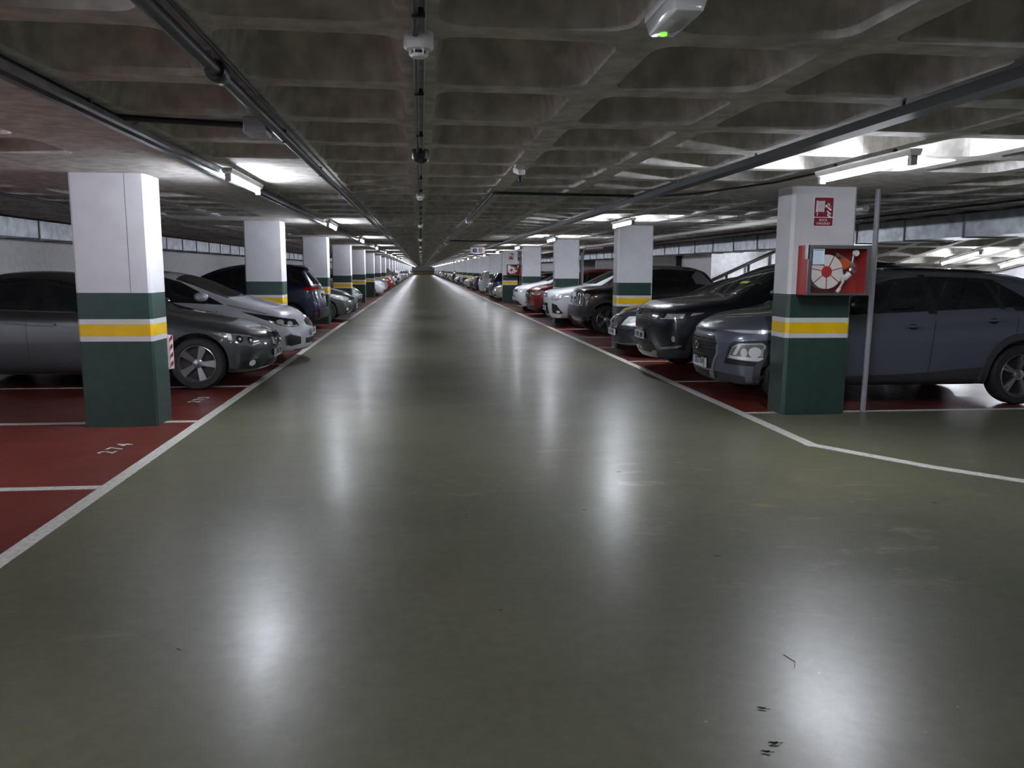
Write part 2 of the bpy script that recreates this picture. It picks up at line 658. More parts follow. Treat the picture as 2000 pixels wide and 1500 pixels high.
first_col = next(o for o in COL.objects if o.get('label', '').startswith('nearest white') and 'left' in o['label'])
MB().box(.155, .159, -.2205, -.219, 1.27, CEIL - .002).build('formwork_joint', M_WALLG, first_col)
for bx, bz in ((-.10, 1.93), (-.05, 1.93), (.0, 1.93), (.05, 1.93), (.10, 1.93), (-.09, 1.53), (-.04, 1.53), (.06, 1.53), (.11, 1.53)):
    MB().lathe([(.007, 0), (.007, -.002), (.001, -.004)], 'Y', (bx, -.2195, bz), 10).build('filled_plug', M_COLW, first_col, smooth=True)

# ================================================================== CEILING SERVICES
def long_tube(name, label, cat, x, z, r, y0, y1, m, extra=None, group=None):
    mb = MB().tube([(x, y0, z), (x, y1, z)], r, 10)
    if extra: extra(mb)
    o = mb.build(name, m, smooth=True)
    return tag(o, label, cat, group)


def clips(x, z, r, step, y1, w=.05):
    def f(mb):
        y = -2.0
        while y < y1:
            mb.box(x - w, x + w, y - .007, y + .007, z - r - .004, CEIL)
            y += step
    return f


# centre rib: conduit and cable
long_tube('ceiling_conduit', 'thin black conduit running along the centre rib of the ceiling', 'conduit',
          -.012, CEIL - .016, .012, YBACK + .1, YEND - .1, M_DARKMETAL, clips(.0, CEIL - .016, .012, 1.2, 60, .022))
long_tube('ceiling_cable', 'thin pale cable clipped beside the centre rib conduit', 'cable',
          .022, CEIL - .009, .006, YBACK + .1, YEND - .1, M_GREYPVC)
# left thick pipe
long_tube('sprinkler_pipe', 'thick dark pipe under the ceiling rib left of centre', 'pipe',
          -.84, CEIL - .045, .028, YBACK + .1, YEND - .1, M_DARKMETAL, clips(-.84, CEIL - .045, .03, 1.815, 80, .012))
mb = MB()
mb.lathe([(.04, -.05), (.045, -.04), (.045, .04), (.04, .05)], 'Y', (-.84, 3.6, CEIL - .045), 16)
tag(mb.build('pipe_coupling', M_DARKMETAL, smooth=True), 'dark coupling on the pipe left of centre', 'coupling')
# cable beside it
long_tube('ceiling_cable', 'thin cable running beside the thick dark pipe left of centre', 'cable',
          -.79, CEIL - .012, .008, YBACK + .1, YEND - .1, M_DARKMETAL)


# trays: a channel seen from beneath
def tray(name, label, x, z, w, h, y0, y1):
    mb = MB()
    t = .003
    mb.box(x - w / 2, x + w / 2, y0, y1, z, z + t)
    mb.box(x - w / 2, x - w / 2 + t, y0, y1, z + t, z + h)
    mb.box(x + w / 2 - t, x + w / 2, y0, y1, z + t, z + h)
    y = -1.4875
    while y < 80:
        mb.box(x - .006, x + .006, y - .006, y + .006, z + t, CEIL)
        y += 1.815
    return tag(mb.build(name, M_DARKMETAL), label, 'cable tray')


tray('cable_tray', 'dark cable tray along the right of the aisle ceiling', 2.455, 2.275, .11, .05, YBACK + .1, YEND - .2)
# left lighting rails: two slim rails with a gap
RZ = 2.30
for dx, lab in ((-.095, 'outer'), (-.01, 'inner')):
    mb = MB().box(-1.665 + dx - .018, -1.665 + dx + .018, YBACK + .1, YEND - .2, RZ, RZ + .028)
    y = -1.0
    while y < 80:
        mb.box(-1.665 + dx - .01, -1.665 + dx + .01, y - .01, y + .01, RZ + .028, CEIL)
        y += 1.815
    tag(mb.build('lighting_rail', M_GALV), f'{lab} slim steel rail above the left row of tubes', 'rail', 'rails above the left tubes')


def bent(name, label, pts, r, m=M_DARKMETAL, cat='conduit'):
    P = [Vector(p) for p in pts]
    out = [P[0]]
    for a, b, c in zip(P[:-2], P[1:-1], P[2:]):
        d1, d2 = (b - a).normalized(), (c - b).normalized()
        q = .07
        for t in (0, .33, .66, 1):
            s = b - d1 * q * (1 - t) if t < .5 else b + d2 * q * t
            out.append(b + (-d1 * q * (1 - t) ** 2 + d2 * q * t ** 2))
    out.append(P[-1])
    mb = MB().tube(out, r, 8)
    return tag(mb.build(name, m, smooth=True), label, cat)


bent('ceiling_conduit', 'dark conduit crossing from the left rail to the junction box', [(-1.69, YBACK + .2, 2.34), (-1.69, 4.86, 2.34), (-.93, 4.93, 2.325)], .018)
bent('ceiling_conduit', 'dark conduit continuing along the left rib past the first tube', [(-1.60, 4.93, 2.34), (-1.71, 5.1, 2.34), (-1.71, 60, 2.34)], .013)
bent('ceiling_conduit', 'dark conduit crossing the ceiling to the right tray', [(.80, YEND / 4, 2.335), (.80, 8.85, 2.335), (2.395, 8.95, 2.335)], .016)
bent('ceiling_conduit', 'thin conduit curving from the tray towards the hose cabinet lamp',
     [(2.53, 9.1, 2.335), (3.0, 8.6, 2.34), (3.36, 7.4, 2.34), (3.36, 6.45, 2.33)], .011)
bent('ceiling_conduit', 'second dark conduit crossing to the right tray further away', [(.80, YEND / 3, 2.33), (.80, 23.3, 2.33), (2.395, 23.5, 2.33)], .018)
mb = MB().box(-1.0, -.872, 4.83, 5.01, 2.265, CEIL)
o = mb.build('junction_box', M_GREYPVC); bevel(o, .006, 1)
tag(o, 'grey junction box where the left conduit meets the thick pipe', 'junction box')


def tube_lamp(x, y0, y1, z, label, group=None, slope=0, rail=False):
    t = empty('tube_light', (x, (y0 + y1) / 2, z), 0, label, 'light', group)
    if slope: t.rotation_euler = (-math.atan(slope), 0, 0)
    L = (y1 - y0) / 2
    return t, L


TL = MB().tube([(0, -.60, 0), (0, .60, 0)], .019, 8).mesh('tube', M_TUBE, smooth=True)
hb = MB()
hb.prism([(-.032, .030), (.032, .030), (.045, .062), (.045, .075), (-.045, .075), (-.045, .062)], 'Y', -.66, .66)
HB = hb.mesh('housing', M_WHITEP)
eb = MB().box(-.022, .022, .60, .645, -.03, .035)
EB = eb.mesh('end_cap', M_GREYPVC)
eb = MB().box(-.022, .022, -.645, -.60, -.03, .035)
EB2 = eb.mesh('end_cap', M_GREYPVC)
ST = MB().box(-.012, .012, .40, .42, .075, .105).mesh('hanger', M_DARKMETAL)
ST2 = MB().box(-.012, .012, -.42, -.40, .075, .105).mesh('hanger', M_DARKMETAL)


def make_lamp(loc, label, group, pitch=0, hang=.0, small=False):
    t = empty('tube_light', loc, 0, label, 'light', group)
    t.rotation_euler = (pitch, 0, 0)
    parts = [('tube', TL), ('housing', HB)]
    if not small: parts += [('end_cap', EB), ('end_cap', EB2), ('hanger', ST), ('hanger', ST2)]
    for n, me in parts:
        link(bpy.data.objects.new(n, me), t)
    return t


for k in range(-2, 31):
    for side in (0, 1):
        y = (7.67 if side == 0 else 5.85) + k * PITCH_Y
        if y > YEND - 1: continue
        x = -1.595 if side == 0 else 3.335
        s = ('left', 'right')[side]
        if k < 0:
            lab = f'tube light over the {s} aisle edge behind the viewpoint'
            g = 'tube lights behind the viewpoint'
        elif k < 8:
            lab = f'{ORD[k]} glowing tube light in the row hung over the {s} aisle edge'
            g = f'tube lights over the {s} aisle edge'
        else:
            lab = f'distant glowing tube light far down the {s} row'
            g = f'distant tube lights on the {s}'
        make_lamp((x, y, 2.255), lab, g, small=k > 8)
# lamps over the ramp
make_lamp((11.76, 16.4, 1.80), 'glowing tube light under the sloping ramp ceiling at right', 'tube lights over the ramp', -math.atan(SL))
make_lamp((13.44, 16.7, 1.745), 'tube light at the right picture edge under the ramp ceiling', 'tube lights over the ramp', -math.atan(SL))
make_lamp((11.76, 20.6, 1.035), 'farther tube light down the sloping ramp', 'tube lights over the ramp', -math.atan(SL))
# lamps of the service strip behind the right row, near the stair core; some added to brighten it
make_lamp((11.3, 24.3, 2.2), 'tube light beside the white stair core', 'tube lights near the stair core')
make_lamp((12.6, 34.0, 2.2), 'tube light behind the stair core', 'tube lights near the stair core')
make_lamp((-5.7, 2.6, 2.25), 'tube light over the left bays outside the view', 'tube lights over the left bays')
make_lamp((-5.9, 5.0, 2.25), 'second tube light over the left bays outside the view', 'tube lights over the left bays')
make_lamp((10.9, 21.6, 2.2), 'added tube light over the lane to brighten the stair core', 'tube lights near the stair core')  # added lamp, hidden behind a column, to brighten the stair core wall
make_lamp((11.9, 23.4, 2.2), 'added tube light to brighten the white stair core', 'tube lights near the stair core')  # extra lamp added only to lift the white core wall
make_lamp((10.9, 7.6, 2.2), 'added unseen tube light brightening the lane right of the view', 'tube lights near the stair core')  # unseen lamp added to brighten the right side

# smoke detectors on the centre rib
def detector(y, x=0.0, z0=CEIL, lab='', s=1.0, group='smoke detectors on the centre rib'):
    t = empty('smoke_detector', (x, y, z0 - .0), 0, lab, 'smoke detector', group)
    mb = MB().lathe([(.058 * s, 0), (.058 * s, -.052 * s), (.050 * s, -.062 * s), (.03 * s, -.066 * s)], 'Z', n=28)
    mb.build('housing', M_WHITEP, t, smooth=30)
    mb = MB().lathe([(.026 * s, -.066 * s), (.026 * s, -.078 * s)], 'Z', n=20)
    mb.build('vent', M_BLACKP, t)
    mb = MB()
    for q in range(6):
        a = q * PI / 3
        c, s_ = math.cos(a), math.sin(a)
        mb.box(c * .034 * s - .003, c * .034 * s + .003, s_ * .034 * s - .003, s_ * .034 * s + .003, -.084 * s, -.062 * s)
    mb.lathe([(.030 * s, -.078 * s), (.034 * s, -.083 * s), (.028 * s, -.090 * s), (.001, -.092 * s)], 'Z', n=20)
    mb.build('sensor_cap', M_WHITEP, t, smooth=30)
    return t


detector(3.09, lab='large white smoke detector nearest on the centre rib', s=.95)
detector(9.35, lab='second white smoke detector on the centre rib beyond the black camera', s=.85)
detector(15.4, lab='third white smoke detector along the centre rib', s=.85)
for y in (22.6, 29.9, 37.2, 44.4, 51.7, 66, 80, 95):
    detector(y, lab='tiny distant smoke detector on the centre rib', s=.9, group='distant smoke detectors')
detector(12.2, 6.95, lab='white detector under the ceiling near the right duct', group='detectors over the parked cars')
detector(17.0, 7.0, lab='small white detector behind the second right column', group='detectors over the parked cars')
detector(13.2, -4.7, lab='small white detector over the cars on the left', group='detectors over the parked cars', s=.8)
# black dome
t = empty('dome_camera', (.005, 5.98, CEIL), 0, 'small glossy black camera pod under the centre rib', 'camera')
MB().lathe([(.062, 0), (.062, -.055), (.056, -.07)], 'Z', n=24).build('base', M_BLACKP, t, smooth=30)
MB().lathe([(.055, -.07), (.050, -.085), (.030, -.097), (.001, -.101)], 'Z', n=24).build('dome', mat('gloss_black', (.01, .01, .015), .05, coat=1), t, smooth=True)


# emergency lights
def emergency(y, lab, led=True, x=.82):
    t = empty('emergency_light', (x, y, CEIL), 0, lab, 'emergency light', 'emergency lights beside the centre rib')
    mb = MB().prism([(-.062, 0), (.062, 0), (.062, -.028), (-.062, -.028)], 'Y', -.15, .15)
    o = mb.build('base', M_WHITEP, t); bevel(o, .006, 2)
    mb = MB().prism([(-.060, -.028), (.060, -.028), (.045, -.072), (-.045, -.072)], 'Y', -.145, .145)
    o = mb.build('diffuser', M_LENS, t); bevel(o, .008, 2)
    if led:
        MB().lathe([(.001, -.0845), (.013, -.084), (.013, -.080)], 'Z', (-.005, .112, .0105), 12).build('indicator', M_GREENLED, t)
    return t


emergency(2.63, x=.825, lab= 'white emergency light with green indicator nearest the camera')
emergency(13.7, 'second white emergency light along the ceiling right of centre', False)
emergency(26.0, 'third emergency light along the ceiling right of centre', False)
emergency(37.0, 'fourth tiny emergency light far along the ceiling', False)
# bracketed camera
t = empty('security_camera', (.80, 6.7, CEIL), 0, 'white bracket camera with black lens hanging right of centre', 'camera')
mb = MB().box(-.02, .05, -.06, .06, -.05, 0)
mb.build('bracket', M_WHITEP, t)
mb = MB().prism([(-.30, -.115), (-.29, -.07), (.06, -.015), (.07, -.055)], 'X', -.028, .028)
o = mb.build('housing', M_WHITEP, t); bevel(o, .005, 1)
MB().lathe([(.001, -.16), (.016, -.155), (.02, -.14), (.014, -.12), (.006, -.10)], 'Z', (0, -.2, 0), 14).build('lens', M_BLACKP, t, smooth=True)

# overhead sign further down
t = empty('overhead_sign', (1.97, 28.0, 2.07), 0, 'hanging white sign with blue arrow and red no entry roundel', 'sign')
MB().box(-.25, .25, -.01, .01, 0, .205).build('board', M_SIGNW, t)
mb = MB().lathe([(.001, -.014), (.075, -.014), (.075, -.010)], 'Y', (-.10, 0, .10), 28)
mb.build('blue_disc', M_BLUE, t)
mb = MB().prism([(-.107, .05), (-.093, .05), (-.093, .115), (-.075, .115), (-.10, .155), (-.125, .115), (-.107, .115)], 'Y', -.018, -.014)
mb.build('arrow', M_SIGNW, t)
mb = MB().lathe([(.045, -.014), (.066, -.014), (.066, -.010), (.045, -.010)], 'Y', (.10, 0, .115), 28, closed=True)
mb.box(.06, .14, -.014, -.010, .105, .125)
mb.build('red_ring', M_RED, t)
MB().box(.05, .15, -.013, -.010, .02, .035).build('caption_bar', M_INK, t)
mb = MB().tube([(-.2, 0, .205), (-.2, 0, .29)], .006, 6).tube([(.2, 0, .205), (.2, 0, .29)], .006, 6)
mb.build('hanger', M_DARKMETAL, t)


# ducts and pipes along the rows
def duct(name, label, x0, x1, z0, z1, y0, y1):
    t = empty(name, ((x0 + x1) / 2, y0, z0), 0, label, 'duct')
    cx = (x0 + x1) / 2
    MB().box(x0 - cx, x1 - cx, 0, y1 - y0, 0, z1 - z0).build('duct_body', M_GALV, t)
    h = z1 - z0
    w = (x1 - x0) / 2
    fm = MB().prism([(-w - .018, h), (-w - .018, -.018), (w + .018, -.018), (w + .018, h), (w, h), (w, 0), (-w, 0), (-w, h)], 'Y', -.014, .014)
    fme = fm.mesh('flange', MATS.get('duct_flange') or mat('duct_flange', (.20, .21, .22), .4, .8))
    y = .6
    while y < min(y1 - y0, 75):
        f = link(bpy.data.objects.new('flange', fme), t)
        f.location = (0, y, 0)
        y += 1.45
    return t


duct('ventilation_duct', 'galvanised ventilation duct along the right behind the first row', 7.9, 8.75, 2.02, 2.35, YBACK + .2, 120)
duct('ventilation_duct', 'galvanised ventilation duct along the left wall', -7.35, -6.8, 2.02, 2.33, YBACK + .2, 120)
long_tube('drain_pipe', 'cream drain pipe under the ceiling over the right row', 'pipe', 5.5, 2.285, .045, 9.5, 110, M_CREAM)
long_tube('ceiling_conduit', 'dark conduit under the ceiling over the left row of cars', 'conduit', -4.72, 2.33, .016, YBACK + .2, 110, M_DARKMETAL)
long_tube('ceiling_conduit', 'dark conduit between the duct and the cream pipe on the right', 'conduit', 6.9, 2.335, .014, YBACK + .2, 110, M_DARKMETAL)
# vertical pipes by the right columns
mb = MB().tube([(4.745, 8.0, 0), (4.77, 8.02, 1.2), (4.79, 8.06, CEIL)], .028, 14)
o = mb.build('vertical_pipe', M_GREYPVC, smooth=True)
tag(o, 'grey vertical pipe standing right of the hose cabinet column', 'pipe')
for kk, lab in ((2, 'grey vertical pipe beside the third right column'), (4, 'grey vertical pipe beside the fifth right column')):
    mb = MB().tube([(4.60, 8.16 + kk * PITCH_Y, 0), (4.60, 8.16 + kk * PITCH_Y, 2.0 if kk == 2 else CEIL)] + ([(4.68, 8.16 + kk * PITCH_Y, 2.12), (5.2, 8.16 + kk * PITCH_Y, 2.16)] if kk == 2 else []), .045, 12)
    tag(mb.build('vertical_pipe', M_GREYPVC, smooth=True), lab, 'pipe')


# ================================================================== FIRE CABINETS AND SIGNS
def hose_cabinet(loc, label, full=True):
    """origin: lower left front corner; x right, y into the column, z up"""
    W, D, H = .655, .225, .50
    t = empty('fire_hose_cabinet', loc, 0, label, 'fire hose cabinet', 'fire hose cabinets')
    mb = MB()
    th = .012
    mb.box(0, W, D - th, D, 0, H)
    mb.box(0, th, 0, D, 0, H).box(W - th, W, 0, D, 0, H)
    mb.box(th, W - th, 0, D, 0, th).box(th, W - th, 0, D, H - th, H)
    mb.build('housing', M_RED, t)
    mb = MB()
    f = .034
    for a in ((0, f, 0, H), (W - f, W, 0, H), (f, W - f, 0, f * .7), (f, W - f, H - f, H)):
        mb.box(a[0] - .004 * (a[0] == 0), a[1] + .004 * (a[1] == W), -.012, .004, a[2], a[3])
    mb.box(-.004, 0, -.012, .075, .36, H + .004)
    o = mb.build('door_frame', M_STEEL, t)
    # reel
    R, cx, cz = .172, .215, .235
    mb = MB().lathe([(.03, .03), (R, .03), (R, .036), (.03, .036)], 'Y', (cx, 0, cz), 48, closed=True)
    mb.lathe([(.03, .12), (R, .12), (R, .126), (.03, .126)], 'Y', (cx, 0, cz), 48, closed=True)
    reel = mb.build('hose_reel', M_HOSE, t, smooth=30)
    mb = MB()
    for q in range(7):
        a = q * 2 * PI / 7 + .25
        c, s = math.cos(a), math.sin(a)
        p = [(.05, -.004), (R * .99, -.004), (R * .99, .004), (.05, .004)]
        mb.prism([(cx + u * c - w * s, cz + u * s + w * c) for u, w in p], 'Y', .026, .0305)
    mb.build('spoke_slots', M_RED, reel)
    MB().lathe([(.001, .018), (.05, .018), (.056, .026), (.056, .032)], 'Y', (cx, 0, cz), 32).build('hub', M_RED, reel, smooth=30)
    MB().lathe([(R * .8, .038), (R * .93, .05), (R * .93, .10), (R * .8, .118)], 'Y', (cx, 0, cz), 40, closed=True).build('coiled_hose', M_HOSE, t, smooth=True)
    mb = MB()
    pts = [(cx + R * .92, .07, cz + .03), (cx + R * 1.06, .06, cz - .03), (cx + R * 1.08, .05, cz - .10), (cx + R * .93, .05, cz - .17), (cx + R * .75, .05, cz - .205)]
    mb.tube(pts, .018, 10)
    mb.build('hose', M_HOSE, t, smooth=True)
    mb = MB().tube([(.385, .07, .19), (.43, .06, .175), (.475, .06, .215)], .030, 12, r2=.033)
    mb.build('nozzle', M_HOSE, t, smooth=True)
    mb = MB().lathe([(.001, .06), (.052, .06), (.055, .07), (.055, .14), (.001, .14)], 'Y', (.42, 0, .315), 28)
    mb.build('drum', M_ORANGE, t, smooth=30)
    mb = MB().tube([(.33, .1, .40), (.40, .1, .395), (.50, .09, .33), (.51, .09, .24), (.53, .1, .42)], .016, 10)
    mb.lathe([(.001, .05), (.028, .055), (.028, .075), (.001, .08)], 'Y', (.505, 0, .30), 18)
    mb.lathe([(.001, .05), (.022, .055), (.022, .07), (.001, .075)], 'Y', (.52, 0, .245), 18)
    mb.lathe([(.001, .07), (.017, .07), (.017, .1), (.001, .1)], 'Y', (.345, 0, .41), 18)
    mb.build('valve', M_BRASS, t, smooth=True)
    mb = MB().lathe([(.001, .04), (.030, .04), (.034, .05), (.034, .06), (.001, .065)], 'Y', (.53, 0, .425), 24)
    mb.build('pressure_gauge', M_WHITEP, t, smooth=30)
    card = MB().box(.045, .165, -.004, 0.0, .31, .462).build('inspection_card', M_PAPER, t)
    mb = MB().box(.05, .16, -.0055, -.004, .446, .455)
    for q in range(7):
        mb.box(.055, .15 - .01 * (q % 3), -.0048, -.004, .425 - q * .016, .4262 - q * .016)
    mb.build('card_print', mat('card_ink', (.12, .16, .3), .5) if 'card_ink' not in MATS else MATS['card_ink'], card)
    MB().box(f, W - f, -.002, .0, f * .7, H - f).build('glass_pane', M_PANE, t)
    return t


hose_cabinet((3.855, 7.655, 1.265), 'red and steel fire hose cabinet on the nearest right column')
hose_cabinet((3.93, 7.655 + 4 * PITCH_Y, 1.265), 'small distant fire hose cabinet on the fifth right column')


def hose_sign(loc, label, w=.20, h=.283, txt=True):
    t = empty('fire_hose_sign', loc, 0, label, 'sign', 'fire hose signs')
    MB().box(-.006, w + .006, .002, .006, -.006, h + .006).build('sign_plate', M_SIGNW, t)
    mb = MB()

    def rr(x0, x1, z0, z1, r=.008):
        pl = []
        for cx, cz, a0 in ((x1 - r, z1 - r, 0), (x0 + r, z1 - r, 90), (x0 + r, z0 + r, 180), (x1 - r, z0 + r, 270)):
            for q in range(4):
                a = math.radians(a0 + q * 30)
                pl.append((cx + r * math.cos(a), cz + r * math.sin(a)))
        return pl
    s = .085 * h / .283
    mb.prism(rr(0, w, s + .004, h), 'Y', -.001, .002)
    mb.prism(rr(0, w, 0, s - .004), 'Y', -.001, .002)
    mb.build('sign_face', M_SIGNRED, t)
    mb = MB()
    # reel drum with hose turns
    mb.prism([(.018, h - .028), (.030, h - .035), (.095, h - .035), (.107, h - .028), (.103, h - .150), (.094, h - .142), (.030, h - .142), (.014, h - .150)], 'Y', -.0025, -.001)
    mb.prism([(.028, h - .15), (.038, h - .15), (.034, h - .185), (.028, h - .185)], 'Y', -.0025, -.001)
    mb.lathe([(.001, -.0025), (.014, -.0025), (.014, -.001)], 'Y', (.125, 0, h - .085), 16)
    for (ox, oz) in ((.135, h - .06), (.135, h - .095), (.13, h - .135), (.135, h - .17)):
        mb.prism([(ox, oz), (ox + .018, oz - .026), (ox + .047, oz - .038), (ox + .047, oz - .020), (ox + .03, oz - .010), (ox + .010, oz + .006)], 'Y', -.0025, -.001)
    mb.prism([(.158, h - .055), (.178, h - .082), (.185, h - .10), (.172, h - .098), (.160, h - .08)], 'Y', -.0025, -.001)
    if txt:
        add_text(mb, 'BOCA', .030, frame((w / 2, -.002, s * .68), (1, 0, 0), (0, 0, 1)), thick=.0006, sx=1.05)
        add_text(mb, "D'INCENDI", .030, frame((w / 2, -.002, s * .28), (1, 0, 0), (0, 0, 1)), thick=.0006, sx=.98)
    mb.build('pictogram', M_SIGNW, t)
    mb = MB()
    for q in range(8):
        x = .034 + q * .0085
        mb.prism([(x, h - .04), (x + .0018, h - .04), (x + .0018, h - .138), (x, h - .138)], 'Y', -.0032, -.0025)
    mb.build('hose_turns', M_SIGNRED, t)
    return t


hose_sign((4.0, 7.874, 1.967), 'maroon hose pictogram sign reading BOCA D INCENDI on the nearest right column')
hose_sign((4.05, 7.874 + 4 * PITCH_Y, 1.99), 'tiny red hose sign on the fifth right column', txt=False)

# striped corner pad on the nearest left column
t = empty('corner_guard', (-2.52, 8.27, .50), 0, 'red and white striped pad on the far edge of the nearest left column', 'corner guard')
mb = MB().box(-.05, .035, .0, .022, 0, .34)
mb.box(.0, .022, -.05, .022, 0, .34)
o = mb.build('pad', M_SIGNW, t)
mb = MB()
for q in range(4):
    z = .01 + q * .085
    mb.prism([(-.051, z), (.023, z + .035), (.023, z + .075), (-.051, z + .04)], 'X', .0222, .0232)
    mb.prism([(-.0, z), (.0355, z + .035), (.0355, z + .075), (-.0, z + .04)], 'Y', -.0012, 0)
mb.build('red_stripe', M_RED, t)

# stencilled bay numbers
for txt, yc, xc, lab in (('274', 6.84, -2.56, 'white stencilled number 274 on the empty red bay at left'),
                         ('275', 9.38, -2.56, 'faint stencilled number on the red bay beyond the nearest left column')):
    mb = MB()
    add_text(mb, txt, .19, frame((xc, yc, .0032), (0.12, 1, 0), (-1, .12, 0)), thick=.001, spacing=1.5)
    # stencil bridges
    o = mb.build('bay_number', M_LINE)
    tag(o, lab, 'bay number', 'stencilled bay numbers')

# dried leaves on the floor (bottom right) and small litter
for i, (x, y, r, a, w) in enumerate(((1.156, 2.445, .015, .4, 1.0), (1.108, 2.245, .016, .1, 1.1), (1.063, 2.203, .014, .25, 1.0), (3.332, 4.70, .020, .2, .8),
                                     (1.008, 4.765, .012, .0, .8), (1.457, 5.675, .014, .3, .8), (1.545, 3.893, .015, .3, .8), (-.974, 3.097, .009, .5, .9))):
    mb = MB()
    n = 10
    vs = [(0, 0, .006)]
    for q in range(n):
        an = 2 * PI * q / n
        rad = r * (1 if q not in (0, 5) else 1.25)
        vs.append((rad * math.cos(an), rad * .42 * w * math.sin(an), .0012 + .004 * abs(math.sin(an * 2))))
    mb.add(vs, [(0, 1 + q, 1 + (q + 1) % n) for q in range(n)])
    mb.add([(r * 1.2, -.001, .002), (r * 1.9, .002, .002), (r * 1.9, .004, .003), (r * 1.2, .002, .003)], [(0, 1, 2, 3)])
    o = mb.build('dried_leaf', M_LEAF, smooth=True)
    o.location, o.rotation_euler = (x, y, .001), (0, 0, -a)
    pos = ('upper of the three dark dried leaves at the bottom right', 'middle of the three dried leaves at the bottom right', 'lowest of the three dried leaves at the bottom right',
           'dark dried leaf on the floor towards the right edge', 'small dried leaf on the floor right of centre', 'tiny dark crumb of leaf right of centre',
           'tiny dark leaf crumb nearer the middle of the aisle', 'small dark crumb on the floor left of centre')[i]
    tag(o, pos, 'leaf', 'dried leaves on the floor')
mb = MB().tube([(1.409, 2.813, .0015), (1.427, 2.753, .0015), (1.401, 2.707, .0015)], .0012, 6)
tag(mb.build('twig', M_LEAF), 'thin bent black twig on the shiny floor at lower right', 'twig')

# stair railing and signs on the stair core
t = empty('stair_railing', (9.35, 25.75, 0), 0, 'sloping dark metal handrail in front of the white stair core', 'railing')
mb = MB()


def rz(x): return 1.14 + (x - 9.5) * .452


mb.tube([(9.5 - 9.35, 0, .78), (9.5 - 9.35, 0, 1.14), (9.62 - 9.35, 0, rz(9.62)), (12.0 - 9.35, 0, rz(12.0))], .055, 10)
mb.build('handrail', M_DARKMETAL, t, smooth=True)
for x in (10.13, 10.88, 11.62):
    MB().tube([(x - 9.35, 0, rz(x) - 1.0), (x - 9.35, 0, rz(x))], .045, 8).build('post', M_DARKMETAL, t)
mb = MB().prism([(.15, 0), (.15, .2), (2.65, 1.33), (2.65, 0)], 'Y', -.03, .03)
mb.build('stringer', M_WALLW, t)
t = empty('wall_sign', (9.70, 25.89, 2.08), 0, 'plain dark red square sign high on the white stair core', 'sign')
MB().box(0, .25, -.006, 0, 0, .27).build('sign_plate', M_SIGNW, t)
MB().box(.012, .238, -.009, -.006, .012, .258).build('sign_face', M_SIGNRED, t)
t = empty('extinguisher_sign', (12.95, 39.8, 1.80), 0, 'small red extinguisher sign on the far white beam at right', 'sign')
MB().box(0, .24, -.006, 0, 0, .34).build('sign_plate', M_SIGNW, t)
MB().box(.012, .228, -.009, -.006, .012, .328).build('sign_face', M_RED, t)
MB().box(.10, .17, -.012, -.009, .06, .27).build('pictogram', M_SIGNW, t)
# white wall pieces seen between the right columns
tag(MB().box(8.8, 13.3, 39.85, 40.0, 0, 2.3).build('wall_side', M_WALLW), kind='structure')
tag(MB().box(9.42, 9.62, 28.95, 29.15, 0, CEIL).build('trim_1', M_DARKMETAL), kind='structure')
tag(MB().box(8.9, 9.4, 47, 60, 0, CEIL).build('wall_side_far', M_WALLW), kind='structure')


# ================================================================== CARS
def interp(tab, x):
    if x <= tab[0][0]: return tab[0][1]
    for (a, b), (c, d) in zip(tab[:-1], tab[1:]):
        if x <= c:
            return b + (d - b) * (x - a) / (c - a) if c > a else d
    return tab[-1][1]


